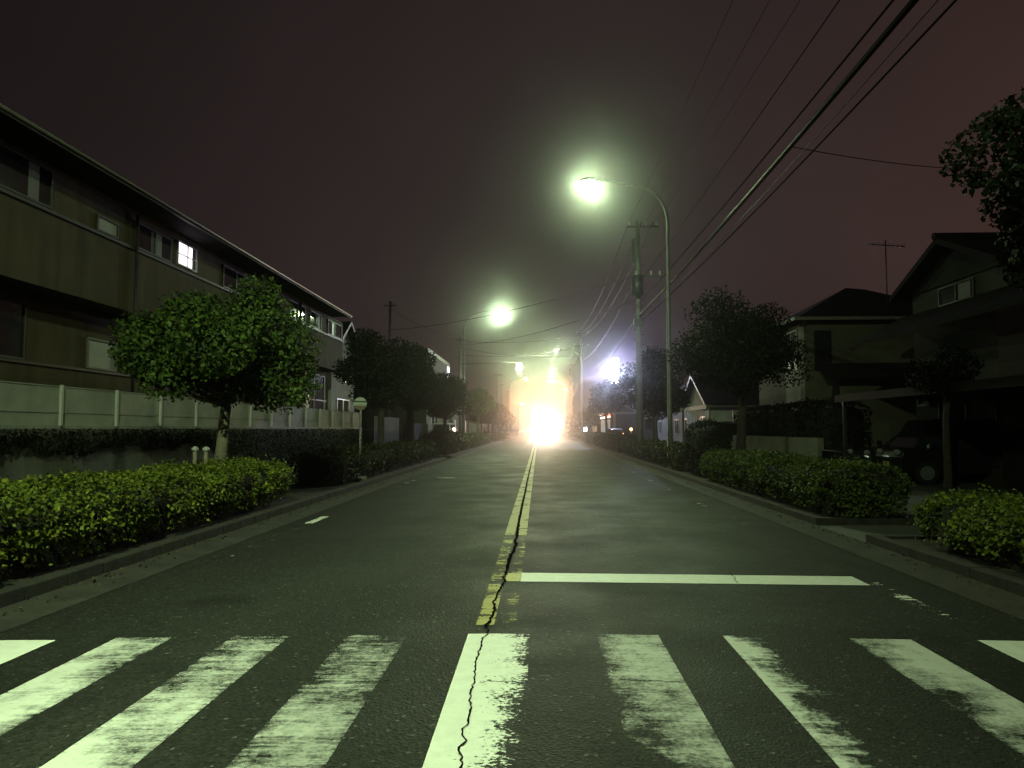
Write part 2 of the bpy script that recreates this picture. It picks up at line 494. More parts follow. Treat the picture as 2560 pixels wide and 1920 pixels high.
kerb(LK - 0.15, LK, -12, 36.6); kerb(LK - 0.15, LK, 39.2, 120)
kerb(RK, RK + 0.15, -12, 10.2); kerb(RK, RK + 0.15, 12.0, 120)
for (xa_, xb_, ya_, yb_) in ((RK + 0.15, 6.4, 12.0, 12.15), (RK + 0.15, 6.4, 10.05, 10.2), (-6.6, LK - 0.15, 36.45, 36.6), (-6.6, LK - 0.15, 39.2, 39.35)):
    tag(MB().box(xa_, xb_, ya_, yb_, -0.15, 0.085).build("kerb", M_KERB, bevel=0.012), kind="structure")
strip([-6.6, LK - 0.15], -12, 36.6, lambda x: 0.05, "planting_strip", M_SOIL)
strip([-6.6, LK - 0.15], 39.2, 300, lambda x: 0.05, "planting_strip", M_SOIL)
strip([-6.6, LK - 0.15], 36.6, 39.2, lambda x: -0.03, "driveway", M_PAVE)
strip([-9.0, -6.6], -12, 300, lambda x: 0.04, "sidewalk", M_PAVE)
strip([RK + 0.15, 6.4], 12.0, 300, lambda x: 0.05, "planting_strip", M_SOIL)
strip([RK + 0.15, 6.4], -12, 10.2, lambda x: 0.05, "planting_strip", M_SOIL)
strip([RK, 6.4], 10.2, 12.0, lambda x: -0.02, "driveway", M_PAVE)
strip([6.4, 9.0], -12, 300, lambda x: 0.04, "sidewalk", M_PAVE)
strip([9.0, 40], -12, 300, lambda x: 0.02, "yard", M_GROUND)
strip([-40, -9.3], -12, 60, lambda x: 1.46, "terrace", M_GROUND)
strip([-60, -9.0], 60.2, 300, lambda x: 0.03, "yard", M_GROUND)

WHITE = (0.76, 0.76, 0.70)
YEL = (0.42, 0.35, 0.09)


def mark(name, xa, xb, ya, yb, m, dz=0.004, nx=2, ny=1, skew=0.0):
    """flat painted patch following the camber, origin at its own centre"""
    b = MB(); cx, cyy = (xa + xb) / 2, (ya + yb) / 2
    for j in range(ny):
        for i in range(nx):
            x0 = xa + (xb - xa) * i / nx; x1 = xa + (xb - xa) * (i + 1) / nx
            y0 = ya + (yb - ya) * j / ny; y1 = ya + (yb - ya) * (j + 1) / ny
            b.quad(*[(x - cx, y - cyy + skew * (x - cx), rz(x) + dz) for x, y in ((x0, y0), (x1, y0), (x1, y1), (x0, y1))])
    o = b.build(name, m, local=True)
    o.location = (cx, cyy, 0); o.parent = road
    return o


bars = [(-3.99, -3.53, 5.39, dict(cover=1.25, seed=1, grain=0.1)),
        (-3.11, -2.69, 5.44, dict(cover=0.60, seed=2, op=0.78, soft=0.30, streak=0.45, grain=0.2, gu=-0.9, gv=-0.05, vmid=0.6)),
        (-2.25, -1.83, 5.47, dict(cover=0.53, seed=3, op=0.74, soft=0.34, streak=0.55, grain=0.32, gv=-0.18, vmid=0.6)),
        (-1.40, -0.96, 5.49, dict(cover=0.37, seed=4, op=0.60, soft=0.36, streak=0.85, grain=0.36, gv=-0.10, vmid=0.4)),
        (-0.52, -0.07, 5.51, dict(cover=0.74, seed=5, soft=0.12, streak=0.35, grain=0.6, gu=-2.6, u0=0.04, gv=0.14, vmid=0.2)),
        (0.42, 0.87, 5.55, dict(cover=0.52, seed=6, op=0.62, soft=0.34, streak=0.5, grain=0.36, gu=0.9, gv=0.22, vmid=0.5)),
        (1.34, 1.79, 5.57, dict(cover=0.34, seed=7, op=0.80, soft=0.25, streak=0.5, grain=0.3, gu=-2.6, u0=-0.03)),
        (2.25, 2.69, 5.56, dict(cover=0.60, seed=8, op=0.72, soft=0.30, streak=0.3, grain=0.25, gu=1.2, gv=0.16, vmid=0.5)),
        (3.17, 3.62, 5.58, dict(cover=1.2, seed=9, grain=0.1))]
for i, (xa, xb, yb, kw) in enumerate(bars):
    mark("crosswalk_stripe", xa, xb, 2.4, yb, paint("stripe_paint", WHITE, hw=(xb - xa) / 2, **kw))
mark("stop_line", -0.185, 3.24, 7.42, 7.86, paint("stop_paint", WHITE, cover=1.15, seed=11, grain=0.12, streak=0.3, gu=-0.10, u0=1.0), nx=6, skew=0.025)
mark("stop_line_end", -0.335, -0.19, 7.38, 7.78, paint("stop_yellow", YEL, cover=0.85, seed=12), dz=0.0045)
segs = [(5.75, 7.25, 0.70, 0.14, 0), (7.35, 8.7, 0.40, 0.30, 1), (8.7, 10.5, 0.42, 0.30, 2), (10.55, 14.0, 0.88, 0.9, 3), (14.0, 17.6, 0.80, 0.80, 4), (17.7, 32, 0.70, 0.68, 5), (32, 90, 0.9, 0.9, 6)]
for ya, yb, cl, cr, k in segs:
    yc = YEL if k < 5 else (0.40, 0.36, 0.15)
    mark("centre_line", -0.485, -0.345, ya, yb, paint("line_yellow", yc, hw=0.07, op=0.85, cover=cl, seed=20 + k, streak=0.6, soft=0.2))
    mark("centre_line", -0.305, -0.175, ya, yb, paint("line_yellow", yc, hw=0.065, op=0.85, cover=cr, seed=40 + k, streak=0.6, soft=0.2, gu=1.8 if k < 3 else 0))
for ya, yb, c in ((12.1, 13.1, 0.72), (21.0, 22.4, 0.45), (36, 40, 0.2), (8.5, 12.0, 0.05)):
    mark("edge_line", -3.84, -3.70, ya, yb, paint("edge_paint", WHITE, cover=c, seed=60 + ya, streak=0.9))
mark("edge_line", 3.24, 3.38, 6.2, 7.6, paint("edge_paint", WHITE, cover=0.28, seed=70, streak=0.9))
mark("edge_line", 3.24, 3.38, 12, 40, paint("edge_paint", WHITE, cover=0.08, seed=71, streak=0.9))
# crack along the joint, and patches
cb = MB(); yy = 2.2; px_ = None
rnd = random.Random(3)
cxx = -0.37
while yy < 60:
    w = (0.0045 if yy < 5.7 else 0.010) * rnd.uniform(0.5, 1.6) + (0.008 if yy > 8 else 0)
    cxx += rnd.uniform(-0.018, 0.018) * (1.0 if yy < 12 else 0.5); cxx += (-0.362 + 0.03 * math.sin(yy * 0.9) * (1 if yy < 10 else 0) + (0.035 if yy > 9 else 0) - cxx) * 0.25
    cur = ((cxx - w, yy), (cxx + w, yy))
    if px_: cb.quad(*[(x, y, rz(x) + 0.009) for x, y in (px_[0], px_[1], cur[1], cur[0])])
    px_ = cur
    yy += 0.035 if yy < 8 else 0.09 if yy < 20 else 0.5
cb.build("crack", M_CRACK, road)
for (xa, ya, xb, yb) in ((-1.15, 4.45, -0.9, 4.5), (0.5, 4.55, 0.85, 4.53), (1.95, 7.46, 2.02, 7.99)):
    b = MB(); n_ = 14; pr = None
    for i in range(n_ + 1):
        t = i / n_; x = xa + (xb - xa) * t + rnd.uniform(-0.012, 0.012); y = ya + (yb - ya) * t + rnd.uniform(-0.012, 0.012)
        vert = abs(yb - ya) > abs(xb - xa)
        w = 0.004
        cur = ((x - w, y), (x + w, y)) if vert else ((x, y + w), (x, y - w))
        if pr: b.quad(*[(p, q, rz(p) + 0.009) for p, q in (pr[0], pr[1], cur[1], cur[0])])
        pr = cur
    b.build("crack", M_CRACK, road)
mh = MB()
mh.f.append(tuple(range(28))); mh.sm.append(False)
for k in range(28):
    a = 2 * math.pi * k / 28
    mh.v.append((-2.95 + 0.34 * math.cos(a), 23.2 + 0.34 * math.sin(a), rz(-2.95) + 0.006 + 0.0 * k))
mh.build("manhole_cover", M_STEELDK, road)
mark("drain_grate", -3.5, -1.9, 34.0, 34.45, mat("patch_asphalt", (0.022, 0.022, 0.022), 0.75, 0.3, 9), dz=0.006)


# ------------------------------------------------------------------ foliage
def leafmesh(name, P, D, size, m, rng, width=0.30, parent=None, jit=0.35):
    n = len(P)
    Q = D + np.array([0, 0, 0.45]) + rng.normal(0, 0.55, (n, 3))          # the blade's face turns outward and up
    D = D * 0.25 + rng.normal(0, 0.7, (n, 3)); D /= np.linalg.norm(D, axis=1, keepdims=True)
    Sd = np.cross(D, Q); Sd /= np.linalg.norm(Sd, axis=1, keepdims=True) + 1e-9
    Nn = np.cross(Sd, D)
    s = (size * rng.uniform(1 - jit, 1 + jit, n))[:, None]
    V = np.empty((n, 4, 3), np.float32)
    V[:, 0] = P - D * s * 0.5
    V[:, 1] = P + Sd * s * width - D * s * 0.05 + Nn * s * 0.10
    V[:, 2] = P + D * s * 0.5 - Nn * s * 0.12
    V[:, 3] = P - Sd * s * width - D * s * 0.05 + Nn * s * 0.10
    me = bpy.data.meshes.new(name)
    me.vertices.add(4 * n); me.vertices.foreach_set("co", V.reshape(-1))
    me.loops.add(4 * n); me.loops.foreach_set("vertex_index", np.arange(4 * n, dtype=np.int32))
    me.polygons.add(n); me.polygons.foreach_set("loop_start", np.arange(0, 4 * n, 4, dtype=np.int32)); me.polygons.foreach_set("loop_total", np.full(n, 4, np.int32))
    me.materials.append(m); me.update(calc_edges=True)
    o = bpy.data.objects.new(name, me); C.objects.link(o)
    if parent is not None: o.parent = parent
    return o


def unit(rng, n):
    v = rng.normal(0, 1, (n, 3)); return v / np.linalg.norm(v, axis=1, keepdims=True)


def crown_points(rng, blobs, n):
    vol = np.array([b[3] ** 2 for b in blobs]); pr = vol / vol.sum()
    idx = rng.choice(len(blobs), n, p=pr)
    c = np.array([b[:3] for b in blobs])[idx]; r = np.array([b[3] for b in blobs])[idx]
    u = unit(rng, n)
    rad = r * rng.uniform(0.45, 1.12, n) ** 0.6
    P = c + u * rad[:, None] * np.array([1, 1, 0.8])
    return P.astype(np.float32), (u + np.array([0, 0, -0.15])).astype(np.float32)


def make_tree(name, label, cat, seed, h, crown_r, crown_z0, trunk_r, nleaf, leaf, lm, bm_, lean=(0, 0), group=None, loc=(0, 0, 0), nb=34, squash=1.0, blob_r=None, shift=(0, 0)):
    """round-headed street tree: trunk with limbs, crown of leaf clumps"""
    rng = np.random.default_rng(seed); rr = random.Random(seed)
    root = thing(name, label, cat, loc, group)
    zc = (h + crown_z0) / 2; hz = (h - crown_z0) / 2
    blobs = []
    br = blob_r or crown_r * 0.36
    for k in range(nb):
        u = unit(rng, 1)[0]; t = rr.uniform(0.35, 1.0) ** 0.5
        x = shift[0] + u[0] * (crown_r - br * 0.8) * t * rr.uniform(0.7, 1.22); y = shift[1] + u[1] * (crown_r - br * 0.8) * t * squash
        z = zc + u[2] * max(hz - br * 0.6, 0.1) * t
        z += 0.18 * hz if math.hypot(x, y) < crown_r * 0.5 else -0.10 * hz
        blobs.append((x, y, z, br * rr.uniform(0.65, 1.2)))
    P, D = crown_points(rng, blobs, nleaf)
    leafmesh("crown", P, D, leaf, lm, rng, parent=root)
    b = MB()
    fork = crown_z0 + 0.15 * (h - crown_z0)
    pts = [(lean[0] * t + 0.03 * math.sin(5 * t + seed), lean[1] * t, -0.1 + (fork + 0.1) * t) for t in (0, .15, .35, .6, .8, 1)]
    b.tube(pts, [trunk_r * k for k in (1.5, 1.12, 1.0, 0.92, 0.86, 0.8)], 10)
    top = Vector(pts[-1])
    for k in range(min(9, nb)):
        q = Vector(blobs[k][:3]); mid = top.lerp(q, 0.5) + Vector((0, 0, -0.15))
        b.tube([top - Vector((0, 0, 0.1)), mid, q], [trunk_r * 0.55, trunk_r * 0.33, trunk_r * 0.12], 6)
    b.build("trunk", bm_, root, local=True)
    return root


def make_hedge(x0, x1, y0, y1, h, n, leaf, lm, label, seed, round_end=0.4, group="clipped azalea hedges along the kerbs"):
    """clipped hedge: twiggy core and a shell of leaves with a lumpy top and sides"""
    rng = np.random.default_rng(seed)
    cx, cyy = (x0 + x1) / 2, (y0 + y1) / 2
    root = thing("hedge", label, "hedge", (cx, cyy, 0.05), group)
    lx, ly = (x1 - x0), (y1 - y0)
    ph = rng.uniform(0, 6.28, 8)
    def bump(a, c):
        return 0.5 * np.sin(a * 2.1 + ph[0]) * np.sin(c * 1.3 + ph[1]) + 0.35 * np.sin(a * 4.3 + ph[2] + c * 3.1) + 0.3 * np.sin(c * 7.1 + ph[3] + a * 5.0)
    # choose faces: top, front, back, ends
    A = np.array([lx * ly, ly * h * 0.9, ly * h * 0.5, lx * h, lx * h]); pr = A / A.sum()
    f = rng.choice(5, n, p=pr)
    u = rng.uniform(-0.5, 0.5, n); v = rng.uniform(-0.5, 0.5, n); w = rng.uniform(0.0, 1.0, n) ** 0.8
    P = np.zeros((n, 3)); N = np.zeros((n, 3))
    t = f == 0; P[t] = np.c_[u[t] * lx, v[t] * ly, np.full(t.sum(), h)]; N[t] = (0, 0, 1)
    sgn = 1 if x0 > 0 else -1
    t = f == 1; P[t] = np.c_[np.full(t.sum(), -sgn * lx / 2), v[t] * ly, 0.08 + w[t] * (h - 0.08)]; N[t] = (-sgn, 0, 0.2)
    t = f == 2; P[t] = np.c_[np.full(t.sum(), sgn * lx / 2), v[t] * ly, 0.1 + w[t] * (h - 0.1)]; N[t] = (sgn, 0, 0.2)
    t = f == 3; P[t] = np.c_[u[t] * lx, np.full(t.sum(), -ly / 2), 0.08 + w[t] * (h - 0.08)]; N[t] = (0, -1, 0.2)
    t = f == 4; P[t] = np.c_[u[t] * lx, np.full(t.sum(), ly / 2), 0.08 + w[t] * (h - 0.08)]; N[t] = (0, 1, 0.2)
    # bend the section: undercut low, round shoulders, round ends
    zz = P[:, 2] / h
    sh = np.clip((np.abs(P[:, 0]) / (lx / 2)), 0, 1)
    P[:, 2] -= 0.16 * h * sh ** 3 * (zz > 0.55)
    e = np.clip((np.abs(P[:, 1]) - (ly / 2 - round_end)) / round_end, 0, 1)
    P[:, 0] *= 1 - 0.35 * e ** 2
    P[:, 2] *= 1 - 0.14 * e ** 2
    P[:, 0] *= 0.86 + 0.14 * np.clip(zz * 1.7, 0, 1)
    bb = bump(P[:, 0] + cx, P[:, 1] + cyy) + 0.4 * np.sin(P[:, 2] * 9 + ph[4] + P[:, 1] * 3.7)
    P += N * (bb * 0.055 + rng.normal(0, 0.035, n) - 0.02)[:, None]
    twig = rng.uniform(0, 1, n) < 0.03
    P[twig] += N[twig] * rng.uniform(0.03, 0.13, twig.sum())[:, None]
    gap = np.sin(P[:, 1] * 3.3 + ph[5]) * np.sin(P[:, 2] * 6.1 + ph[6] + P[:, 1] * 1.3) + 0.6 * np.sin(P[:, 1] * 8.7 + P[:, 2] * 5 + ph[7]) + 0.5 * np.sin(P[:, 0] * 6 + P[:, 1] * 2.2 + ph[1])
    keep = gap > np.where(f == 0, -1.15, -0.55) + rng.normal(0, 0.25, n)
    P, N = P[keep], N[keep]
    leafmesh("foliage", P.astype(np.float32), (N * 0.6 + np.array([0, 0, 0.35])).astype(np.float32), leaf, lm, rng, parent=root, width=0.36)
    b = MB(); ns = max(4, int(ly / 0.5))
    prof = lambda q: [(-lx * 0.36 * q, 0.0), (lx * 0.36 * q, 0.0), (lx * 0.41 * q, h * 0.6), (lx * 0.33 * q, h * 0.84), (0, h * 0.9), (-lx * 0.33 * q, h * 0.84), (-lx * 0.41 * q, h * 0.6)]
    rings = []
    for i in range(ns + 1):
        y = -ly / 2 + 0.12 + (ly - 0.24) * i / ns
        q = 0.6 if i in (0, ns) else 1.0
        n0 = len(b.v)
        for (xx, z_) in prof(q): b.v.append((xx + random.uniform(-.03, .03), y, max(0, z_ + random.uniform(-.03, .02)) if z_ else -0.05))
        rings.append(n0)
    for i in range(ns):
        for k in range(7):
            k2 = (k + 1) % 7
            b.f.append((rings[i] + k, rings[i] + k2, rings[i + 1] + k2, rings[i + 1] + k)); b.sm.append(False)
    b.f.append(tuple(rings[0] + k for k in range(6, -1, -1))); b.sm.append(False)
    b.f.append(tuple(rings[-1] + k for k in range(7))); b.sm.append(False)
    b.build("branches", M_TWIG, root, local=True)
    return root


# ------------------------------------------------------------------ haze box, added to stand in for lens bloom
hz = MB().box(-220, 220, -60, 420, -1.2, 60).build("haze", bpy.data.materials.new("bloom_haze"))
tag(hz, kind="stuff")
hm = hz.data.materials[0]; hm.use_nodes = True
hn, hl = hm.node_tree.nodes, hm.node_tree.links
hn.remove(hn["Principled BSDF"])
pv = hn.new("ShaderNodeVolumePrincipled")
pv.inputs["Color"].default_value = (0.92, 0.93, 0.95, 1)
pv.inputs["Density"].default_value = HAZE_DENSITY
pv.inputs["Anisotropy"].default_value = HAZE_G
hl.new(pv.outputs[0], hn["Material Output"].inputs["Volume"])
hm.cycles.homogeneous_volume = True
hm.cycles.volume_sampling = "EQUIANGULAR"


# ------------------------------------------------------------------ street lamps
def point(name, loc, watts, col, radius, parent=None):
    L = bpy.data.lights.new(name, 'POINT'); L.energy = watts; L.color = col; L.shadow_soft_size = radius
    o = bpy.data.objects.new(name, L); C.objects.link(o); o.location = loc
    if parent is not None: o.parent = parent
    return o


def road_lens(L, across=0.05, upcut=True, power=3.0):
    """photometric distribution of a road luminaire: strong along the road (local y), weak to its sides (local x), little upwards"""
    L.use_nodes = True
    n, l = L.node_tree.nodes, L.node_tree.links
    em = n["Emission"]
    t = n.new("ShaderNodeTexCoord"); sx = n.new("ShaderNodeSeparateXYZ"); l.new(t.outputs["Normal"], sx.inputs[0])
    def M(op, a, c=None):
        q = n.new("ShaderNodeMath"); q.operation = op
        for i, x in enumerate((a, c)):
            if x is None: continue
            if isinstance(x, (int, float)): q.inputs[i].default_value = x
            else: l.new(x, q.inputs[i])
        return q.outputs[0]
    side = M('POWER', M('MAXIMUM', M('SUBTRACT', 1.0, M('ABSOLUTE', sx.outputs[0])), 0.0), power)
    f = M('ADD', M('MULTIPLY', side, 1 - across), across)
    mr = n.new("ShaderNodeMapRange"); mr.inputs[1].default_value = 0.02; mr.inputs[2].default_value = -0.10; mr.inputs[3].default_value = 0.004; mr.inputs[4].default_value = 1.0
    l.new(sx.outputs[2], mr.inputs[0])
    l.new(M('MULTIPLY', f, mr.outputs[0]), em.inputs["Strength"])


def make_lamp(label, loc, rz_):
    root = thing("street_lamp", label, "street lamp", loc, "tall street lamps with curved arms", rz_)
    b = MB()
    pts = [(0, 0, 0), (0, 0, 2.0), (0, 0, 5), (0, 0, 9.0)]
    for k in range(1, 9):
        a = k / 8 * R(80)
        pts.append((-1.15 * (1 - math.cos(a)), 0, 9.0 + 1.35 * math.sin(a)))
    x, _, z = pts[-1]
    pts += [(x - 0.5, 0, z + 0.12), (x - 1.55, 0, z + 0.29)]
    rad = [0.095, 0.09, 0.08, 0.062] + [0.06 - 0.002 * k for k in range(1, 9)] + [0.04, 0.036]
    b.tube(pts, rad, 12)
    b.build("pole", M_GALV, root, local=True)
    MB().cyl((0, 0), 0.16, 0.0, 0.05, 14).build("base_plate", M_GALV, root, local=True)
    MB().box(-0.11, -0.08, -0.055, 0.055, 0.75, 1.2).build("service_door", M_GALV, root, local=True, bevel=0.008)
    hx, hz_ = pts[-1][0], pts[-1][2]
    hb = MB()
    prof = [(0.0, 0.06), (0.10, 0.12), (0.3, 0.17), (0.52, 0.17), (0.70, 0.12), (0.78, 0.05)]
    n0 = 0
    for i, (d, w) in enumerate(prof):
        for k in range(12):
            a = 2 * math.pi * k / 12
            zz = math.sin(a); hb.v.append((hx - d, w * math.cos(a), hz_ + 0.02 + (0.11 * zz if zz > 0 else 0.03 * zz) * (w / 0.17)))
    for i in range(5):
        for k in range(12):
            k2 = (k + 1) % 12
            hb.f.append((i * 12 + k, i * 12 + k2, (i + 1) * 12 + k2, (i + 1) * 12 + k)); hb.sm.append(True)
    hb.f.append(tuple(range(11, -1, -1))); hb.sm.append(False); hb.f.append(tuple(60 + k for k in range(12))); hb.sm.append(False)
    head = hb.build("lamp_head", M_GALV, root, local=True)
    MB().ball((hx - 0.42, 0, hz_ - 0.015), 0.16, 1.35, 0.8, 0.42, 14, 8).build("lens", E_LAMP, root, local=True)
    point("bulb_light", (hx - 0.42, 0, hz_ - 0.30), LAMP_W, GREENISH, 0.12, root)
    road_lens(root.children[-1].data if root.children[-1].type == 'LIGHT' else [c for c in root.children if c.type == 'LIGHT'][0].data)
    return root


lampA = make_lamp("tall curved-arm street lamp nearest on the right, lit greenish over the road", (4.85, 27.6, 0), 0)
lamp_at = [(-5.68, 56, math.pi, 1.0, "lit street lamp on the left rising behind the tree row past the driveway"),
           (4.95, 85, 0, 1.0, "lit street lamp beyond the nearest right-hand one, second on the right"),
           (4.95, 114, 0, 1.0, "small distant lit street lamp, upper of the close pair on the right"),
           (-5.3, 133, math.pi, 1.0, "distant lit street lamp on the left, low over the far tree row"),
           (4.95, 142, 0, 1.0, "farthest lit street lamp on the right, lower of the close pair"),
           (-5.3, -1.5, math.pi, 1.0, "street lamp beside the crosswalk lighting the zebra stripes from above")]
for (x, y, a, s_, lb), watts in zip(lamp_at, (4600, 3100, 2900, 3400, 2900, 12000)):
    lp = dup(lampA, (x, y, 0), a, s_, lb)
    for ch in lp.children:
        if ch.type == 'LIGHT': ch.data = ch.data.copy(); ch.data.energy = watts

lampA.scale = (1, 1, 1.025)

# ------------------------------------------------------------------ hedges
make_hedge(-6.5, -4.85, 2.6, 14.6, 0.82, 42000, 0.052, L_AZA, "bright yellow-green azalea hedge beside the crosswalk on the left", 11)
make_hedge(-6.4, -4.9, 18.5, 36.2, 0.85, 15000, 0.075, L_AZAD, "long dark hedge behind the round bus stop sign", 12)
make_hedge(-6.4, -4.85, 40.2, 47.5, 1.25, 7000, 0.09, L_AZAD, "tall dark block hedge past the driveway on the left", 13)
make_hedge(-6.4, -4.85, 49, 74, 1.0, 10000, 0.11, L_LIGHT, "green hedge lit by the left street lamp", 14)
make_hedge(-6.4, -4.85, 76, 118, 1.0, 7000, 0.17, L_AZAD, "farthest hedge on the left beneath the far tree row", 15)
make_hedge(4.65, 6.2, 3.0, 9.7, 0.60, 22000, 0.052, L_AZA, "low leafy hedge at the right edge nearest the crosswalk", 16)
make_hedge(4.6, 6.0, 12.0, 21.6, 0.84, 24000, 0.058, L_AZAM, "dark green hedge on the right in front of the low block wall", 17)
make_hedge(4.65, 6.1, 25.2, 43, 0.85, 11000, 0.09, L_AZAD, "hedge on the right running past the foot of the nearest street lamp", 18)
make_hedge(4.65, 6.1, 45, 74, 1.05, 9000, 0.13, L_AZAD, "distant hedge on the right below the small rounded tree", 19)
make_hedge(4.65, 6.1, 76, 118, 1.05, 6000, 0.18, L_AZAD, "farthest hedge on the right by the glare", 20)
sh = make_hedge(4.7, 5.9, 22.2, 24.6, 1.65, 6000, 0.07, L_TREED, "tall dark shrub on the right between two hedges", 21, 0.6, None)
sh.name = "shrub"; sh["category"] = "shrub"

# leaf litter in the gutters
rng = np.random.default_rng(77)
n_ = 900
side = rng.uniform(0, 1, n_) < 0.6
xl = np.where(side, LK + np.abs(rng.normal(0, 0.16, n_)), RK - np.abs(rng.normal(0, 0.16, n_)))
yl = rng.uniform(3, 40, n_)
zl_ = np.array([rz(v) + 0.022 for v in xl]) + rng.uniform(0, 0.01, n_)
lf = leafmesh("fallen_leaves", np.c_[xl, yl, zl_].astype(np.float32), np.tile(np.array([[0.0, 0, 1.6]], np.float32), (n_, 1)), 0.045, leafmat("dry_leaf", (0.05, 0.035, 0.015), (0.16, 0.12, 0.05), 0.8), rng)
tag(lf, kind="stuff")

# ------------------------------------------------------------------ trees
GL = "clipped street trees along the left kerb"
GR = "clipped street trees along the right kerb"
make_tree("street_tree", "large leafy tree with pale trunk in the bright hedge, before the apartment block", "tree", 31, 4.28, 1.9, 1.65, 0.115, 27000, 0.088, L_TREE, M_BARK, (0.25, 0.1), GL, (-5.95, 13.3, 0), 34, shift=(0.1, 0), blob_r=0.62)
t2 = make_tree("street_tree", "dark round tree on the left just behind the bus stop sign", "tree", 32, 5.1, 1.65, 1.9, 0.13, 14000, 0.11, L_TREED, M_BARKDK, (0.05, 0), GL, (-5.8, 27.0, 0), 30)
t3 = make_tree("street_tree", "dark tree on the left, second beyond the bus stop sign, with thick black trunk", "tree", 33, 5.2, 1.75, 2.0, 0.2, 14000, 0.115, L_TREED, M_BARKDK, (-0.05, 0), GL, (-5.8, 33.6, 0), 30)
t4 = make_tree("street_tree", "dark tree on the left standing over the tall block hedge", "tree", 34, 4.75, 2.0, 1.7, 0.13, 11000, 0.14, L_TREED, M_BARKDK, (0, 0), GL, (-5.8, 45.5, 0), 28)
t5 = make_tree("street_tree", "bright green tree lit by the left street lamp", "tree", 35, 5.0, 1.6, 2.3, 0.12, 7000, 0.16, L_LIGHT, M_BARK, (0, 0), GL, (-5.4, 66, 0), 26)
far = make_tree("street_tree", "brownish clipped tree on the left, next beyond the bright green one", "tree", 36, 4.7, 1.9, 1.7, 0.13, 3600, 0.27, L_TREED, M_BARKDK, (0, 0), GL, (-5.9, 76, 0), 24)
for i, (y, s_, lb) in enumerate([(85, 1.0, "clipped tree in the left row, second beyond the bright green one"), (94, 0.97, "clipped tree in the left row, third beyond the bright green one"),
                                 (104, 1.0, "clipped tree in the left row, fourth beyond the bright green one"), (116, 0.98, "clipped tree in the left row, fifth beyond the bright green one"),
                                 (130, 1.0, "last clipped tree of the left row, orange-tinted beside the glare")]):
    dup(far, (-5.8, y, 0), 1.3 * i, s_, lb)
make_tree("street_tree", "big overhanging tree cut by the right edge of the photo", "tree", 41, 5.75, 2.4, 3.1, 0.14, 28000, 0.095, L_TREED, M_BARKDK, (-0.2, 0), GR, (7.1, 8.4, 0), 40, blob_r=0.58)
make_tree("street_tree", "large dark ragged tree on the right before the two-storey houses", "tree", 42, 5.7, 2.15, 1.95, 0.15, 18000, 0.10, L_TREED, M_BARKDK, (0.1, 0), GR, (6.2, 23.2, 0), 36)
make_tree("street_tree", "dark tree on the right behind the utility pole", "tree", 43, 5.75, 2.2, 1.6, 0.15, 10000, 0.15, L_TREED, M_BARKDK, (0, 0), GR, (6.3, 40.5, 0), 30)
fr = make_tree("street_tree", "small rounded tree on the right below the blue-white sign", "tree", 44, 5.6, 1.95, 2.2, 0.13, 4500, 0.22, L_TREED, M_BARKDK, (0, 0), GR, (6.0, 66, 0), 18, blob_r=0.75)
for i, (y, s_, lb) in enumerate([(88, 0.84, "clipped tree on the right at the foot of the second utility pole"), (99, 0.8, "clipped tree on the right, next beyond the second utility pole"),
                                 (112, 0.82, "clipped tree on the right, third beyond the small rounded one"), (126, 0.86, "last clipped tree on the right, orange-tinted beside the glare")]):
    dup(far, (5.9, y, 0), 0.7 + 1.1 * i, s_, lb); 
for o in list(C.objects):
    if o.name.startswith("street_tree") and o.parent is None and o.location.x > 0: o["group"] = GR
make_tree("garden_tree", "slim garden tree beside the dark house drive on the right", "tree", 45, 3.5, 1.0, 2.1, 0.085, 4500, 0.09, L_BLACKLEAF, M_BARKDK, (0.1, 0), None, (9.7, 18.1, 0), 18)
# two stakes by the near left tree
st = thing("wooden_stake", "left one of two round-topped wooden stakes beside the pale tree trunk", "stake", (-6.22, 13.2, 0), "wooden stakes by the near left tree")
MB().tube([(0, 0, 0), (0.01, 0, 1.10)], [0.035, 0.032], 8).build("shaft", M_WOOD, st, local=True)
MB().ball((0.01, 0, 1.13), 0.062, 1, 1, 0.85).build("cap", M_SIGNW, st, local=True)
dup(st, (-6.04, 13.25, 0), 0.4, None, "right one of two round-topped wooden stakes, nearer the pale tree trunk")

# ------------------------------------------------------------------ bus stop sign
bs = thing("bus_stop_sign", "round striped bus stop sign on a thin pale pole", "sign", (-5.0, 20.6, 0.05))
MB().cyl((-5.0, 20.6), 0.026, 0.05, 2.02, 10).build("pole", M_GALV, bs)
MB().cyl((-5.0, 20.6), 0.2, 0.05, 0.17, 14).build("base", M_CPOLE, bs, bevel=0.02)
def disc_band(za, zb, yf, yb, r=0.185, zc=2.2):
    pts = []
    n_ = 16
    zs = [za + (zb - za) * i / n_ for i in range(n_ + 1)]
    right = [(math.sqrt(max(0.0, r * r - z * z)), zc + z) for z in zs]
    left = [(-x, z) for x, z in reversed(right)]
    poly = [p for i, p in enumerate(right + left) if i == 0 or (abs(p[0] - (right + left)[i - 1][0]) + abs(p[1] - (right + left)[i - 1][1])) > 1e-5]
    return MB().prism([(x - 5.0, z) for x, z in poly], 1, yf, yb)
pl = disc_band(-0.185, 0.185, 20.56, 20.58).build("sign_plate", M_SIGNW, bs)
disc_band(0.035, 0.085, 20.556, 20.5598).build("green_band", M_SIGNG, bs)
disc_band(-0.03, -0.018, 20.556, 20.5598).build("thin_line", M_SIGNG, bs)
disc_band(-0.182, -0.05, 20.556, 20.5598, 0.184).build("lower_field", M_SIGNR, bs)

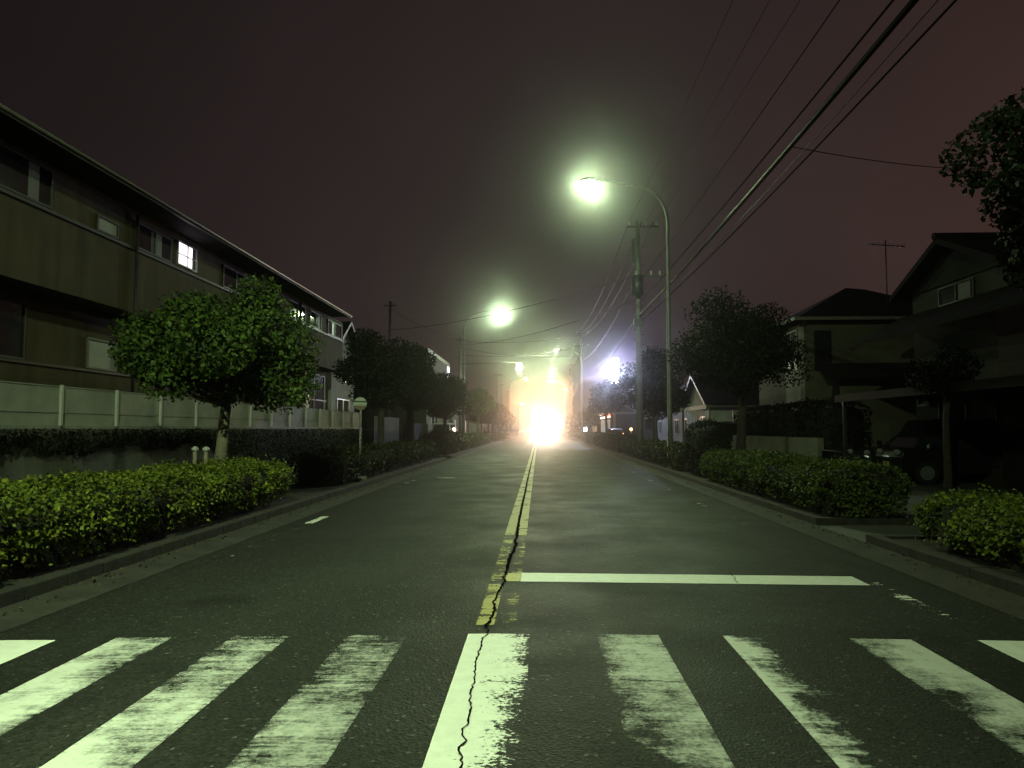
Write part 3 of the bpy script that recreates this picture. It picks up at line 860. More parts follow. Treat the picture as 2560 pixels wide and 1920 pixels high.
# ------------------------------------------------------------------ retaining wall, creeper, mesh fence
rw = MB().box(-9.3, -9.0, -8, 37.6, -0.1, 1.5).build("retaining_wall", M_CONC)
tag(rw, "stained concrete retaining wall under the grey mesh fence", "wall")
rng = np.random.default_rng(5)
n_ = 15000
yv = rng.uniform(3, 37.5, n_); depth = (0.44 + 0.06 * np.sin(yv * 1.9) + 0.05 * np.sin(yv * 5.3 + 1) + np.clip((yv - 19) * 0.12, 0, 0.8)) * rng.uniform(0, 1, n_) ** 0.8
P = np.c_[np.full(n_, -8.96) + rng.uniform(-0.02, 0.10, n_), yv, 1.50 - depth]
cr = leafmesh("creeper", P.astype(np.float32), np.tile(np.array([[0.5, 0, -0.7]], np.float32), (n_, 1)), 0.06, L_BLACKLEAF, rng)
tag(cr, "dark creeper hanging over the top of the concrete retaining wall", "creeper")
M_FPOST = mat("fence_post_paint", (0.72, 0.72, 0.66), 0.5, 0.1, 4)
fe = thing("mesh_fence", "pale grey steel mesh fence with white posts on the retaining wall", "fence", (-9.12, 15, 1.5))
y = 6.3; 
while y < 37.5:
    MB().box(-9.05, -9.0, y - 0.035, y + 0.035, 1.49, 2.33).build("post", M_FPOST, fe, bevel=0.006); y += 1.845
pb = MB(); y = 6.0
while y < 37.2:
    pb.box(-9.075, -9.068, y, y + 0.017, 1.53, 2.30); y += 0.026
for z in (1.53, 1.80, 2.29): pb.box(-9.066, -9.055, 6.0, 37.2, z, z + 0.02)
pb.build("mesh_panel", mat("fence_wire", (0.44, 0.44, 0.39), 0.6, 0.2, 2), fe)
MB().box(-9.09, -9.0, 5.9, 37.4, 1.501, 1.56).build("base_rail", mat("fence_rail", (0.4, 0.4, 0.36), 0.6, 0.2, 2), fe)

# ------------------------------------------------------------------ apartment block on the left
ap = thing("apartment_block", "long two-storey cream apartment block with deep eaves on the left", "apartment block", (-14, 20, 1.46))
MB().box(-20, -10.3, 2, 38.4, 4.45, 7.06).build("upper_wall", M_CREAM, ap)
MB().box(-20, -11.05, 2, 38.0, 1.3, 4.45).build("lower_wall", M_CREAM, ap)
MB().box(-10.3, -10.24, 2, 38.4, 6.03, 6.10).build("upper_ledge", M_TRIM, ap)
MB().box(-11.05, -11.0, 2, 38.0, 2.90, 2.96).build("lower_ledge", M_TRIM, ap)
MB().prism([(-9.42, 7.065), (-15.0, 9.4), (-20.6, 7.065)], 1, 1.5, 36.3).build("roof", M_TILE, ap)
MB().box(-9.42, -9.36, 1.4, 36.4, 7.03, 7.16).build("fascia", M_TRIM, ap)
MB().tube([(-9.32, 1.3, 7.10), (-9.32, 36.4, 7.10)], 0.038, 8).build("gutter_pipe", M_FASC, ap)
for yy in (18.25, 31.2):
    MB().tube([(-10.22, yy, 1.5), (-10.22, yy, 6.95)], 0.045, 8).build("downpipe", M_TRIM, ap)


def window_x(parent, x, y0, y1, z0, z1, face, fr=M_ALU, pane=M_GLASS, curt=None, name="window", mull=True):
    """window on a wall facing +x (face=1) or -x (face=-1)"""
    w = 0.045
    b = MB()
    xa, xb = (x - 0.02 * face, x + 0.05 * face); xa, xb = min(xa, xb), max(xa, xb)
    b.box(xa, xb, y0, y1, z0, z0 + w); b.box(xa, xb, y0, y1, z1 - w, z1)
    b.box(xa, xb, y0, y0 + w, z0 + w, z1 - w); b.box(xa, xb, y1 - w, y1, z0 + w, z1 - w)
    if mull and y1 - y0 > 0.9: b.box(xa, xb, (y0 + y1) / 2 - 0.025, (y0 + y1) / 2 + 0.025, z0 + w, z1 - w)
    f = b.build(name, fr, parent)
    xp = x + 0.012 * face
    p = MB().box(min(x, xp), max(x, xp), y0 + w, y1 - w, z0 + w, z1 - w).build("pane", pane, f)
    if curt:
        ca, cb_, cm = curt
        xq = x + 0.017 * face
        MB().box(min(xp, xq), max(xp, xq), ca, cb_, z0 + w, z1 - w).build("curtain", cm, f)
    return f


X2, X1 = -10.3, -11.05
window_x(ap, X2, 10.6, 15.0, 6.12, 6.95, 1, M_TRIM, M_GLASS, (14.3, 14.62, M_CURT2))
window_x(ap, X2, 16.6, 17.5, 6.12, 6.5, 1, M_TRIM, M_CURT, mull=False)
window_x(ap, X2, 18.35, 20.1, 6.12, 6.8, 1, M_TRIM, M_GLASS, (19.05, 19.6, M_CURT2))
lw = window_x(ap, X2, 20.45, 21.65, 6.18, 6.88, 1, M_ALU, E_LIT, (21.38, 21.6, M_CURT2))
MB().box(-10.29, -10.262, 20.5, 21.6, 6.50, 6.53).build("glazing_bar", M_ALU, ap)
lw["label"] = "brightly lit window with a plant on its sill"
window_x(ap, X2, 23.5, 25.6, 6.12, 6.85, 1, M_TRIM, M_GLASS)
window_x(ap, X2, 27.0, 28.6, 6.12, 6.85, 1, M_TRIM, M_GLASS)
window_x(ap, X2, 30.0, 32.0, 6.12, 6.85, 1, M_FASC, M_GLASS)
window_x(ap, X2, 32.7, 34.4, 6.12, 6.85, 1, M_FASC, M_GLASS, (33.9, 34.3, M_CURT2))
window_x(ap, X2, 35.5, 38.0, 6.12, 6.85, 1, M_TRIM, M_GLASS, (36.3, 36.9, M_CURT))
window_x(ap, X1, 11.5, 15.4, 2.97, 4.2, 1, M_TRIM, M_GLASS)
window_x(ap, X1, 17.6, 18.85, 2.98, 3.74, 1, M_FASC, M_CURT, mull=False)
window_x(ap, X1, 19.7, 21.3, 2.97, 4.1, 1, M_TRIM, M_GLASS, (20.4, 20.9, M_CURT2))
window_x(ap, X1, 24.5, 27.5, 2.97, 4.1, 1, M_TRIM, M_GLASS)
window_x(ap, X1, 29.0, 30.4, 2.97, 4.1, 1, M_TRIM, M_GLASS)
window_x(ap, X1, 34.2, 37.6, 2.4, 4.2, 1, M_FASC, M_GLASS, (34.5, 35.2, M_CURT))

# ------------------------------------------------------------------ houses on the left beyond


def gable_house(name, label, x0, x1, y0, y1, eave, ridge, axis, wallm, roofm, over=0.5, cat="house", trim=M_FASC):
    """simple house; axis 0: ridge along x (gable faces the road), 1: ridge along y"""
    cx, cyy = (x0 + x1) / 2, (y0 + y1) / 2
    root = thing(name, label, cat, (cx, cyy, 0))
    th = 0.14
    if axis == 0:
        MB().prism([(y0, 0), (y1, 0), (y1, eave), (cyy, ridge - 0.1), (y0, eave)], 0, x0, x1).build("wall", wallm, root)
        s_ = (ridge - eave) / (cyy - y0)
        yo0, yo1 = y0 - over, y1 + over; eo = eave - s_ * over + 0.02
        MB().prism([(yo0, eo), (cyy, ridge), (yo1, eo), (yo1, eo + th), (cyy, ridge + th), (yo0, eo + th)], 0, x0 - over, x1 + over).build("roof", roofm, root)
        for xx in (x0 - over - 0.03, x1 + over):
            MB().prism([(yo0, eo - .03), (cyy, ridge - .03), (yo1, eo - .03), (yo1, eo + th + .02), (cyy, ridge + th + .02), (yo0, eo + th + .02)], 0, xx, xx + 0.03).build("bargeboard", trim, root)
    else:
        MB().prism([(x0, 0), (x1, 0), (x1, eave), (cx, ridge - 0.1), (x0, eave)], 1, y0, y1).build("wall", wallm, root)
        s_ = (ridge - eave) / (cx - x0)
        xo0, xo1 = x0 - over, x1 + over; eo = eave - s_ * over + 0.02
        MB().prism([(xo0, eo), (cx, ridge), (xo1, eo), (xo1, eo + th), (cx, ridge + th), (xo0, eo + th)], 1, y0 - over, y1 + over).build("roof", roofm, root)
        for yy in (y0 - over - 0.03, y1 + over):
            MB().prism([(xo0, eo - .03), (cx, ridge - .03), (xo1, eo - .03), (xo1, eo + th + .02), (cx, ridge + th + .02), (xo0, eo + th + .02)], 1, yy, yy + 0.03).build("bargeboard", trim, root)
    return root


h2 = gable_house("house", "white-gabled house at the far end of the apartment block", -18, -11.3, 39.9, 45.0, 6.0, 7.6, 0, M_WHITE, M_TILE, 0.4)
window_x(h2, -11.3, 42.6, 44.2, 4.2, 5.3, 1); window_x(h2, -11.3, 41.0, 43.6, 1.6, 3.2, 1)
bw = MB().box(-9.2, -9.0, 40.2, 47.5, -0.1, 2.2).build("block_wall", M_GREYW)
tag(bw, "pale block wall behind the dark trees past the apartment block", "wall")
bw2 = MB().box(-9.2, -9.0, 50.0, 60.0, -0.1, 1.9).build("block_wall", M_GREYW)
tag(bw2, "lower block wall behind the trees near the left street lamp", "wall")
h3 = thing("flat_roofed_building", "plain dark flat-roofed building with a small white lit panel high on its end", "building", (-14, 71, 0))
MB().box(-19, -9.6, 63, 78.5, -0.1, 8.1).build("wall", M_GREYW, h3)
MB().box(-19.1, -9.5, 62.9, 78.6, 8.1, 8.45).build("parapet", M_TRIM, h3)
p_ = MB(); p_.box(-9.598, -9.5, 77.0, 78.4, 7.2, 8.05); p_.box(-9.598, -9.5, 77.0, 77.25, 6.75, 7.2); p_.box(-9.598, -9.5, 78.1, 78.4, 6.75, 7.2)
p_.build("lit_panel", E_LITW, h3)
window_x(h3, -9.6, 65, 67, 5, 6.2, 1); window_x(h3, -9.6, 70, 72, 5, 6.2, 1); window_x(h3, -9.6, 66, 70, 1, 3, 1)
for (xa, xb, ya, yb, e_, r_, lb, wm) in ((-17, -9.8, 84, 94, 4.6, 6.4, "small house behind the far left tree row", M_BEIGE), (-18, -10, 98, 110, 5.2, 7.2, "farther two-storey house behind the left tree row", M_CREAM),
                                         (-17, -9.6, 116, 128, 4.8, 6.8, "last low house on the left before the glare", M_WHITE)):
    hh = gable_house("house", lb, xa, xb, ya, yb, e_, r_, 1, wm, M_TILE)
    window_x(hh, xb, ya + 1, ya + 3.2, 0.8, 2.6, 1, M_FASC, E_SHOPDIM); window_x(hh, xb, yb - 3.4, yb - 1.2, 0.8, 2.6, 1)

# ------------------------------------------------------------------ houses on the right
ha = thing("house", "dark tiled house with a gable to the street on the far right", "house", (14, 19, 0))
MB().prism([(19.2, -0.1), (24.0, -0.1), (24.0, 5.75), (19.2, 5.75)], 0, 12.0, 18).build("wall", M_GREYW, ha)
MB().prism([(19.2, 5.752), (24.0, 5.752), (21.6, 6.8)], 0, 11.94, 18).build("gable_board", M_DARKW, ha)
MB().prism([(18.7, 5.62), (21.6, 6.85), (24.5, 5.62), (24.5, 5.80), (21.6, 7.03), (18.7, 5.80)], 0, 11.5, 18.5).build("roof", M_TILE, ha)
MB().tube([(11.45, 21.6, 7.07), (18.5, 21.6, 7.07)], 0.11, 8).build("ridge_cap", M_TILE, ha)
MB().box(11.7, 18, 12.5, 19.198, -0.1, 4.6).build("lower_wall", M_DARKW, ha)
MB().prism([(10.7, 4.28), (12.0, 5.02), (12.0, 5.16), (10.7, 4.42)], 1, 19.0, 24.9).build("skirt_roof", M_TILE, ha)
MB().prism([(10.7, 4.28), (14.2, 6.25), (17.7, 4.28), (17.7, 4.42), (14.2, 6.39), (10.7, 4.42)], 1, 11.8, 18.99).build("wing_roof", M_TILE, ha)
window_x(ha, 12.0, 20.6, 22.4, 5.12, 5.68, -1, M_TRIM, M_GLASS, (20.8, 21.4, M_CURT2))
window_x(ha, 12.0, 19.8, 22.6, 0.5, 2.6, -1, M_TRIM, M_GLASS)
window_x(ha, 12.0, 23.1, 23.8, 2.2, 3.2, -1, M_TRIM, M_CURT2, mull=False)
window_x(ha, 11.7, 15.4, 16.6, 2.65, 3.1, -1, M_FASC, M_CURT, mull=False)
an = thing("television_antenna", "thin television antenna on the lower roof of the right-hand houses", "antenna", (12.6, 27.0, 5.4))
MB().tube([(12.6, 27.0, 5.9), (12.6, 27.0, 8.35)], 0.022, 6).build("mast", M_STEELDK, an)
ab = MB().tube([(12.0, 27.0, 8.2), (13.3, 27.0, 8.1)], 0.018, 6)
for k in range(7):
    ab.tube([(12.1 + k * 0.18, 26.72 + 0.01 * k, 8.2 - 0.014 * k), (12.1 + k * 0.18, 27.28 - 0.01 * k, 8.2 - 0.014 * k)], 0.009, 5)
ab.build("elements", M_STEELDK, an)

hb_ = thing("house", "pale-walled hip-roofed house behind the large dark tree on the right", "house", (14.5, 34.5, 0))
MB().box(11.2, 17.8, 31.2, 38, -0.1, 6.0).build("wall", M_BEIGE, hb_)
b = MB(); E0 = 6.0
xa, xb, ya, yb = 10.5, 18.5, 30.5, 38.7
r0, r1 = (14.2, 34.4, 8.0), (15.2, 34.8, 8.0)
b.quad((xa, ya, E0), (xb, ya, E0), r1, r0); b.quad((xb, yb, E0), (xa, yb, E0), r0, r1); b.tri((xa, yb, E0), (xa, ya, E0), r0); b.tri((xb, ya, E0), (xb, yb, E0), r1); b.quad((xa, ya, E0), (xa, yb, E0), (xb, yb, E0), (xb, ya, E0))
b.build("roof", M_TILE, hb_)
fb = MB(); fb.box(xa - .04, xa, ya, yb, E0 - .05, E0 + .08); fb.box(xa - .04, xb, ya - .04, ya, E0 - .05, E0 + .08)
fb.build("roof_gutter", M_FASC, hb_)
MB().box(11.0, 11.198, 31.5, 33.3, 1.9, 5.9).build("bay", wallmat("pale_bay_plaster", (0.5, 0.5, 0.44), streak=0.4), hb_)
window_x(hb_, 11.0, 31.65, 33.15, 4.0, 5.7, -1, M_TRIM, mat("reflective_glass", (0.10, 0.12, 0.13), 0.12, 0.2, 2), mull=True)
wz = MB(); wz.box(11.5, 12.2, 31.15, 31.199, 3.9, 5.6)
wz.build("side_window", M_GLASS, hb_)
MB().prism([(30.2, 3.5), (31.19, 4.1), (31.19, 4.24), (30.2, 3.64)], 0, 11.6, 17.0).build("porch_roof", M_BTILE, hb_)
MB().box(11.9, 12.1, 30.3, 30.45, 0, 3.55).build("porch_post", M_DARKW, hb_)
lwz = MB().box(9.1, 9.3, 24.6, 36.5, -0.1, 1.2).build("garden_wall", wallmat("pale_block", (0.22, 0.22, 0.17), streak=0.2))
tag(lwz, "low pale block garden wall behind the hedge on the right", "wall")
hd = make_hedge(9.5, 11.0, 24.5, 37, 2.45, 12000, 0.11, L_TREED, "tall dark garden hedge rising behind the low block wall", 51, 0.6, None)


def carport(name, label, x0, x1, y0, y1, h, m):
    root = thing(name, label, "carport", ((x0 + x1) / 2, (y0 + y1) / 2, 0))
    MB().box(x0, x1, y0, y1, h, h + 0.07).build("roof", m, root)
    MB().box(x0 - 0.05, x0, y0 - 0.05, y1 + 0.05, h - 0.10, h + 0.12).build("fascia", m, root)
    for (px2, py2) in ((x0 + 0.15, y0 + 0.2), (x0 + 0.15, y1 - 0.2), (x1 - 0.2, y0 + 0.2), (x1 - 0.2, y1 - 0.2)):
        MB().box(px2 - 0.05, px2 + 0.05, py2 - 0.05, py2 + 0.05, 0, h).build("post", m if m is not M_RUST else M_STEELDK, root)
    return root


carport("carport", "rusty brown carport roof over the black parked cars", 9.6, 13.6, 13.0, 24.2, 2.45, M_RUST)
carport("carport", "pale flat-roofed carport by the foot of the nearest right street lamp", 8.6, 12.0, 38.2, 45.5, 2.62, M_FASC)
hc = gable_house("house", "small house with a green-lit gable between the trees on the right", 12.3, 19, 53.6, 62, 3.4, 5.5, 0, M_WHITE, M_TILE, 0.5)
window_x(hc, 12.3, 55.2, 56.8, 1.2, 2.4, -1)
for (xa, xb, ya, yb, e_, r_, lb, wm) in ((13.5, 20, 66, 75, 5.0, 7.0, "two-storey dark house behind the tree by the utility pole", M_CREAM), (10.5, 18, 134, 146, 4.2, 6.0, "low far house on the right beyond the shop", M_GREYW),
                                         (14, 21, 78, 88, 4.6, 6.2, "dark house on the right left of the blue-white sign", M_GREYW)):
    hh = gable_house("house", lb, xa, xb, ya, yb, e_, r_, 1, wm, M_TILE)
    window_x(hh, xa, ya + 1, ya + 3, 1.0, 2.4, -1); window_x(hh, xa, yb - 3, yb - 1, 1.0, 2.4, -1)


# ------------------------------------------------------------------ cars
def make_car(name, label, paint_m, L, Wd, H, kind, loc, rz_, plate=M_PLATEW, lights=None, tail=None, group=None):
    """car pointing to local +x; kind 'van' (boxy) or 'car'"""
    root = thing(name, label, "car", loc, group, rz_)
    hw = Wd / 2; a = L / 2
    belt = H * (0.52 if kind == 'van' else 0.60)
    if kind == 'van':
        low = [(-a, .28), (a - .04, .28), (a, .45), (a - .01, .72), (a - .10, belt * .98), (a - .45, belt + .06), (-a + .03, belt + .06), (-a, .9)]
        cab = [(-a + .04, belt), (a - .38, belt), (a - .85, H - .06), (a - 1.2, H), (-a + .25, H), (-a + .10, H - .08)]
    else:
        low = [(-a, .30), (a - .06, .25), (a, .45), (a - .03, .68), (a - .25, .80), (a - 1.15, belt + .06), (-a + .5, belt + .06), (-a + .05, belt), (-a, .75)]
        cab = [(-a + .35, belt), (a - 1.1, belt), (a - 1.75, H - .05), (a - 2.1, H), (-a + 1.1, H), (-a + .8, H - .06)]
    MB().prism([(p[0], p[1]) for p in low], 1, -hw, hw).build("body", paint_m, root, 0.05, True)
    # tumblehome cabin
    b = MB(); k = len(cab)
    for sgn in (-1, 1):
        for (x, z) in cab: b.v.append((x, sgn * (hw - 0.03 - 0.16 * (z - belt) / (H - belt)), z))
    b.f.append(tuple(range(k))); b.f.append(tuple(range(2 * k - 1, k - 1, -1))); b.sm += [False, False]
    for i in range(k):
        j = (i + 1) % k; b.f.append((i, k + i, k + j, j)); b.sm.append(False)
    b.build("cabin", paint_m, root, 0.03, True)
    def cw(z): return hw - 0.03 - 0.16 * (z - belt) / (H - belt)
    # windscreen and rear glass, side glass (3 mm proud)
    def glass(nm, p, q, inset):
        d = Vector((q[0] - p[0], q[1] - p[1])).normalized(); nx, nz_ = (d.y, -d.x)
        if nx * (1 if p[0] > 0 else -1) < 0: nx, nz_ = -nx, -nz_
        v = []
        for (x, z), f in ((p, .08), (q, .92)):
            x2, z2 = p[0] + (q[0] - p[0]) * f, p[1] + (q[1] - p[1]) * f
            v.append((x2 + nx * .012, z2 + nz_ * .012, cw(z2) - inset))
        MB().quad((v[0][0], -v[0][2], v[0][1]), (v[0][0], v[0][2], v[0][1]), (v[1][0], v[1][2], v[1][1]), (v[1][0], -v[1][2], v[1][1])).build(nm, M_GLASS, root, local=True)
    glass("windscreen", cab[1], cab[2], .07); glass("rear_window", cab[0], cab[-1], .1)
    for sgn in (-1, 1):
        zl, zh = belt + .05, H - .14
        xf0, xf1 = cab[1][0] - .12, cab[2][0] - .05; xr0, xr1 = cab[0][0] + .18, cab[-1][0] + .12
        xm = (xf1 + xr1) / 2
        for (p0, p1, q1, q0) in ((xm + .04, xf0, xf1, xm + .04), (xr0, xm - .04, xm - .04, xr1)):
            MB().quad((p0, sgn * (cw(zl) + .012), zl), (p1, sgn * (cw(zl) + .012), zl), (q1, sgn * (cw(zh) + .012), zh), (q0, sgn * (cw(zh) + .012), zh)).build("side_window", M_GLASS, root, local=True)
    zl = 0.72 if kind == 'van' else 0.64
    for sgn in (-1, 1):
        MB().ball((a - .06, sgn * (hw - .24), zl + .12), .11, .75, 1.3, .85).build("headlight", lights or M_HLGLASS, root, local=True)
        MB().box(-a - .012, -a + .05, sgn * (hw - .12) - .06, sgn * (hw - .12) + .06, .75, 1.0).build("tail_light", tail or mat("red_lamp_glass", (0.25, 0.02, 0.02), 0.2, 0.1, 3), root, 0.01, True)
        MB().box(.45 * a, .45 * a + .12, sgn * (hw + .02) - .07, sgn * (hw + .02) + .07, belt + .05, belt + .2).build("mirror", paint_m, root, 0.02, True)
        for xw in (a - .72, -a + .68):
            w = MB().tube([(xw, sgn * (hw - .20), .30), (xw, sgn * (hw + .004), .30)], .30, 20).build("wheel", M_BLACK, root, local=True)
            MB().tube([(xw, sgn * (hw - .02), .30), (xw, sgn * (hw + .014), .30)], .19, 14).build("rim", M_PSILV, w, local=True)
    MB().box(a + .002, a + .02, -.34, .34, zl - .06, zl + .01).build("grille", M_CHROME, root, 0.005, True)
    MB().box(a + .004, a + .022, -.165, .165, zl - .30, zl - .135).build("number_plate", plate, root, 0.004, True)
    return root


make_car("parked_car", "black boxy kei car with a yellow number plate facing the street", M_PBLACK, 3.4, 1.48, 1.75, 'van', (11.3, 20.9, 0.02), math.pi, M_PLATEY)
make_car("parked_car", "dark low car beside the black kei car, left of it", M_PNAVY, 4.2, 1.69, 1.5, 'car', (11.9, 23.3, 0.02), math.pi)
make_car("parked_car", "pale van parked under the flat carport, windscreen glinting", M_PSILV, 3.4, 1.48, 1.88, 'van', (10.6, 41.5, 0.02), math.pi)
make_car("parked_car", "white van with a glinting windscreen behind the tall block hedge", M_PWHITE, 4.4, 1.69, 1.95, 'van', (-7.8, 60.5, 0.03), -math.pi / 2)
head = make_car("oncoming_car", "oncoming car in the right lane with blinding headlights", M_PSILV, 4.3, 1.75, 1.55, 'car', (0.62, 104, 0), -math.pi / 2, lights=E_HEAD)
head2 = make_car("oncoming_car", "second oncoming vehicle close behind the first, headlights on", M_PWHITE, 4.6, 1.8, 2.0, 'van', (1.6, 124, 0), -math.pi / 2, lights=E_HEAD)
make_car("parked_car", "distant car on the right showing red and orange tail lights", M_PBLACK, 4.2, 1.7, 1.5, 'car', (8.3, 82, 0.03), math.pi / 2, tail=E_ORANGE)
HEAD_W = 5500
for hd_, zz in ((head, 0.76),):
    for sgn in (-1, 1):
        L = bpy.data.lights.new("headlight_beam", 'SPOT'); L.energy = HEAD_W; L.color = (1.0, 0.78, 0.58); L.spot_size = R(60); L.spot_blend = 1.0; L.shadow_soft_size = 0.07
        o = bpy.data.objects.new("headlight_beam", L); C.objects.link(o); o.parent = hd_
        o.location = (2.42, sgn * 0.63, zz); o.rotation_euler = (0, R(-90 + 1.0), 0)

bar = thing("barrier_rail", "thin black barrier rail at the drive beside the parked cars", "barrier", (9.0, 23.0, 0))
MB().tube([(9.0, 22.0, 0), (9.0, 22.0, .82), (9.0, 23.9, .82), (9.0, 23.9, 0)], 0.035, 8).build("rail", M_BLACK, bar)
MB().tube([(9.0, 22.0, .45), (9.0, 23.9, .45)], 0.02, 6).build("lower_rail", M_BLACK, bar)
sg = thing("notice_board", "small white notice board on a post behind the utility pole", "sign", (7.6, 52, 0))
MB().box(7.35, 7.95, 52, 52.05, 2.2, 2.95).build("board", M_PLATEW, sg)
MB().box(7.4, 7.9, 52, 52.05, 1.5, 2.15).build("lower_board", M_GREYW, sg)
MB().cyl((7.65, 52.1), 0.04, 0, 2.9, 8).build("post", M_GALV, sg)


# ------------------------------------------------------------------ utility poles and wires
def upole(label, x, y, h, arms=(), trans=False, r=0.17, detail=True):
    root = thing("utility_pole", label, "utility pole", (x, y, 0), "concrete utility poles")
    MB().tube([(x, y, 0), (x, y, h)], [r, r * 0.62], 14).build("pole", M_CPOLE, root)
    for (z, a0, a1) in arms:
        MB().box(x + a0, x + a1, y - .045, y + .045, z - .045, z + .045).build("crossarm", M_STEELDK, root)
        for t in (a0 + .1, (a0 + a1) / 2 + .15, a1 - .1):
            MB().tube([(x + t, y, z + .045), (x + t, y, z + .12), (x + t, y, z + .2), (x + t, y, z + .28)], [.03, .065, .045, .06], 8).build("insulator", M_INSUL, root)
    if trans:
        MB().tube([(x - .1, y - .42, h - 3.9), (x - .1, y - .42, h - 2.95)], .30, 16).build("transformer", M_STEELDK, root)
        MB().box(x - .32, x - .16, y - .12, y + .12, h - 2.3, h - 1.0).build("switch_box", M_STEELDK, root)
    if detail:
        s_ = MB(); z = 2.0
        while z < h - 1:
            s_.tube([(x - .28, y, z), (x - .12, y, z)], .012, 5); s_.tube([(x + .12, y, z + .25), (x + .28, y, z + .25)], .012, 5); z += .5
        s_.build("step_bolts", M_STEELDK, root)
        MB().box(x - .26, x + .26, y - .22, y + .05, 6.7, 7.05).build("cable_bracket", M_STEELDK, root)
    return root


upole("tall concrete utility pole with transformer, just left of the nearest right street lamp", 5.05, 37.3, 12.1, ((11.75, -.55, 1.05), (9.2, -.2, 1.2)), True)
upole("utility pole on the right rising from the clipped trees, second away", 5.05, 87.5, 13.2, ((12.8, -.6, .9), (11.3, -.9, .9)), False)
upole("farther utility pole on the right with a box near its top", 5.3, 119, 12.2, ((11.8, -.6, .6),), True)
upole("dark utility pole rising behind the white-gabled house", -12.2, 60, 12, ((11.6, -.5, .5),), False)
ar = upole("utility pole on the left holding a long thin arm over the road", -8.8, 82.6, 12.0, ((11.5, -.4, .7),), False)
upole("thin pole above the far left tree row, right of the left street lamp", -6.9, 122, 10.8, ((10.4, -.4, .9),), False, 0.15, False)
upole("thin pole beside another above the far left tree row", -6.7, 133, 9.8, ((9.4, -.4, .4),), False, 0.15, False)
upole("most distant pole on the left next to the orange glow", -7.0, 172, 10.8, ((10.2, -.4, .4),), False, 0.16, False)
la = thing("signal_arm", "long thin horizontal arm over the road with a small lit lamp at its end", "signal arm", (-8.7, 82.5, 8.8))
MB().tube([(-8.7, 82.5, 8.75), (-5, 82.5, 8.86), (-2.3, 82.5, 8.9)], [.05, .045, .035], 8).build("arm", M_STEELDK, la)
MB().box(-2.55, -1.9, 82.38, 82.62, 8.72, 8.92).build("lamp_head", M_GALV, la, 0.02)
MB().ball((-2.2, 82.4, 8.72), 0.17, 1.3, .8, .6).build("lens", E_LAMP, la)
MB().box(-2.5, -1.9, 82.4, 82.44, 8.05, 8.35).build("plate", M_SIGNW, la)
point("arm_lamp", (-2.2, 82.3, 8.4), 2000, GREENISH, 0.1)


def wire(label, A, B, sag, r, m=None, n=28, cat="cable", name="overhead_cable", group="overhead cables"):
    A, B = Vector(A), Vector(B)
    pts = []
    for i in range(n + 1):
        t = i / n; p = A.lerp(B, t); p.z -= sag * 4 * t * (1 - t); pts.append(tuple(p))
    o = MB().tube(pts, r, 6).build(name, m or M_CABLE)
    return tag(o, label, cat, group)


P1 = (5.05, 37.3); P0 = (5.3, -1.5); P2 = (5.05, 87.5); P3 = (5.3, 119)
wire("thick black bundled telephone cable sweeping down to the transformer pole", (P0[0], P0[1], 7.9), (P1[0], P1[1] - .2, 7.2), 0.3, 0.055)
wire("thin cable twisted just beside the thick bundled cable on its right", (P0[0] + .12, P0[1], 7.85), (P1[0] + .1, P1[1] - .2, 7.15), 0.52, 0.010, M_BARECABLE)
wire("dark wire to the left of the thick bundled cable", (P0[0] - .2, P0[1], 7.85), (P1[0] - .1, P1[1], 7.7), 0.25, 0.020, M_WIRE)
wire("dark wire to the right of the thick bundled cable", (P0[0] + .45, P0[1], 7.75), (P1[0] + .3, P1[1], 7.1), 0.35, 0.020, M_WIRE)
wire("faint upper wire, left of the other overhead cables", (P0[0] - .2, P0[1], 9.0), (P1[0] - .1, P1[1], 8.7), 0.25, 0.012, M_WIRE)
wire("high line wire on the left insulator of the transformer pole", (P0[0] - .6, P0[1], 12.1), (P1[0] - .45, P1[1], 12.0), 0.35, 0.007, M_BARECABLE)
wire("high line wire on the middle insulator of the transformer pole", (P0[0] + .3, P0[1], 12.1), (P1[0] + .4, P1[1], 12.0), 0.35, 0.007, M_BARECABLE)
wire("high line wire on the right insulator of the transformer pole", (P0[0] + 1.2, P0[1], 12.1), (P1[0] + .95, P1[1], 12.0), 0.35, 0.007, M_BARECABLE)
wire("thin wire branching off the thick cable to the right, over the house", (5.25, 15.2, 7.33), (18, 27, 11.0), 0.25, 0.011, M_WIRE)
for k, (dx, z0, z1, m_) in enumerate(((-.45, 12.0, 13.0, M_BARECABLE), (.2, 12.0, 13.0, M_BARECABLE), (.8, 12.0, 13.0, M_BARECABLE), (-.1, 7.0, 7.6, M_CABLE), (.2, 7.7, 8.2, M_CABLE), (-.1, 9.2, 9.6, M_CABLE))):
    wire(("left glinting high wire between the two right-hand utility poles", "middle glinting high wire between the two right-hand utility poles", "right glinting high wire between the two right-hand utility poles",
          "lowest cable between the two right-hand utility poles", "second lowest cable between the two right-hand utility poles", "dark middle cable between the two right-hand utility poles")[k],
         (P1[0] + dx, P1[1], z0), (P2[0] + dx, P2[1], z1), 1.0, 0.02, m_)
for k, (dx, z0, z1) in enumerate(((-.5, 13.0, 12.0), (.5, 13.0, 12.0), (0, 7.6, 7.2))):
    wire(("left high wire between the second and third right-hand poles", "right high wire between the second and third right-hand poles", "low cable between the second and third right-hand poles")[k],
         (P2[0] + dx, P2[1], z0), (P3[0] + dx, P3[1], z1), 0.7, 0.025)
wire("dark wire crossing the street from the transformer pole to the pole behind the white-gabled house", (5.0, 37.3, 9.3), (-12.2, 60, 9.6), 0.5, 0.018, M_WIRE)
wire("upper of the wires crossing the road from the second right-hand pole", (5.0, 87.5, 12.6), (-8.8, 82.6, 11.4), 0.5, 0.022, M_WIRE)
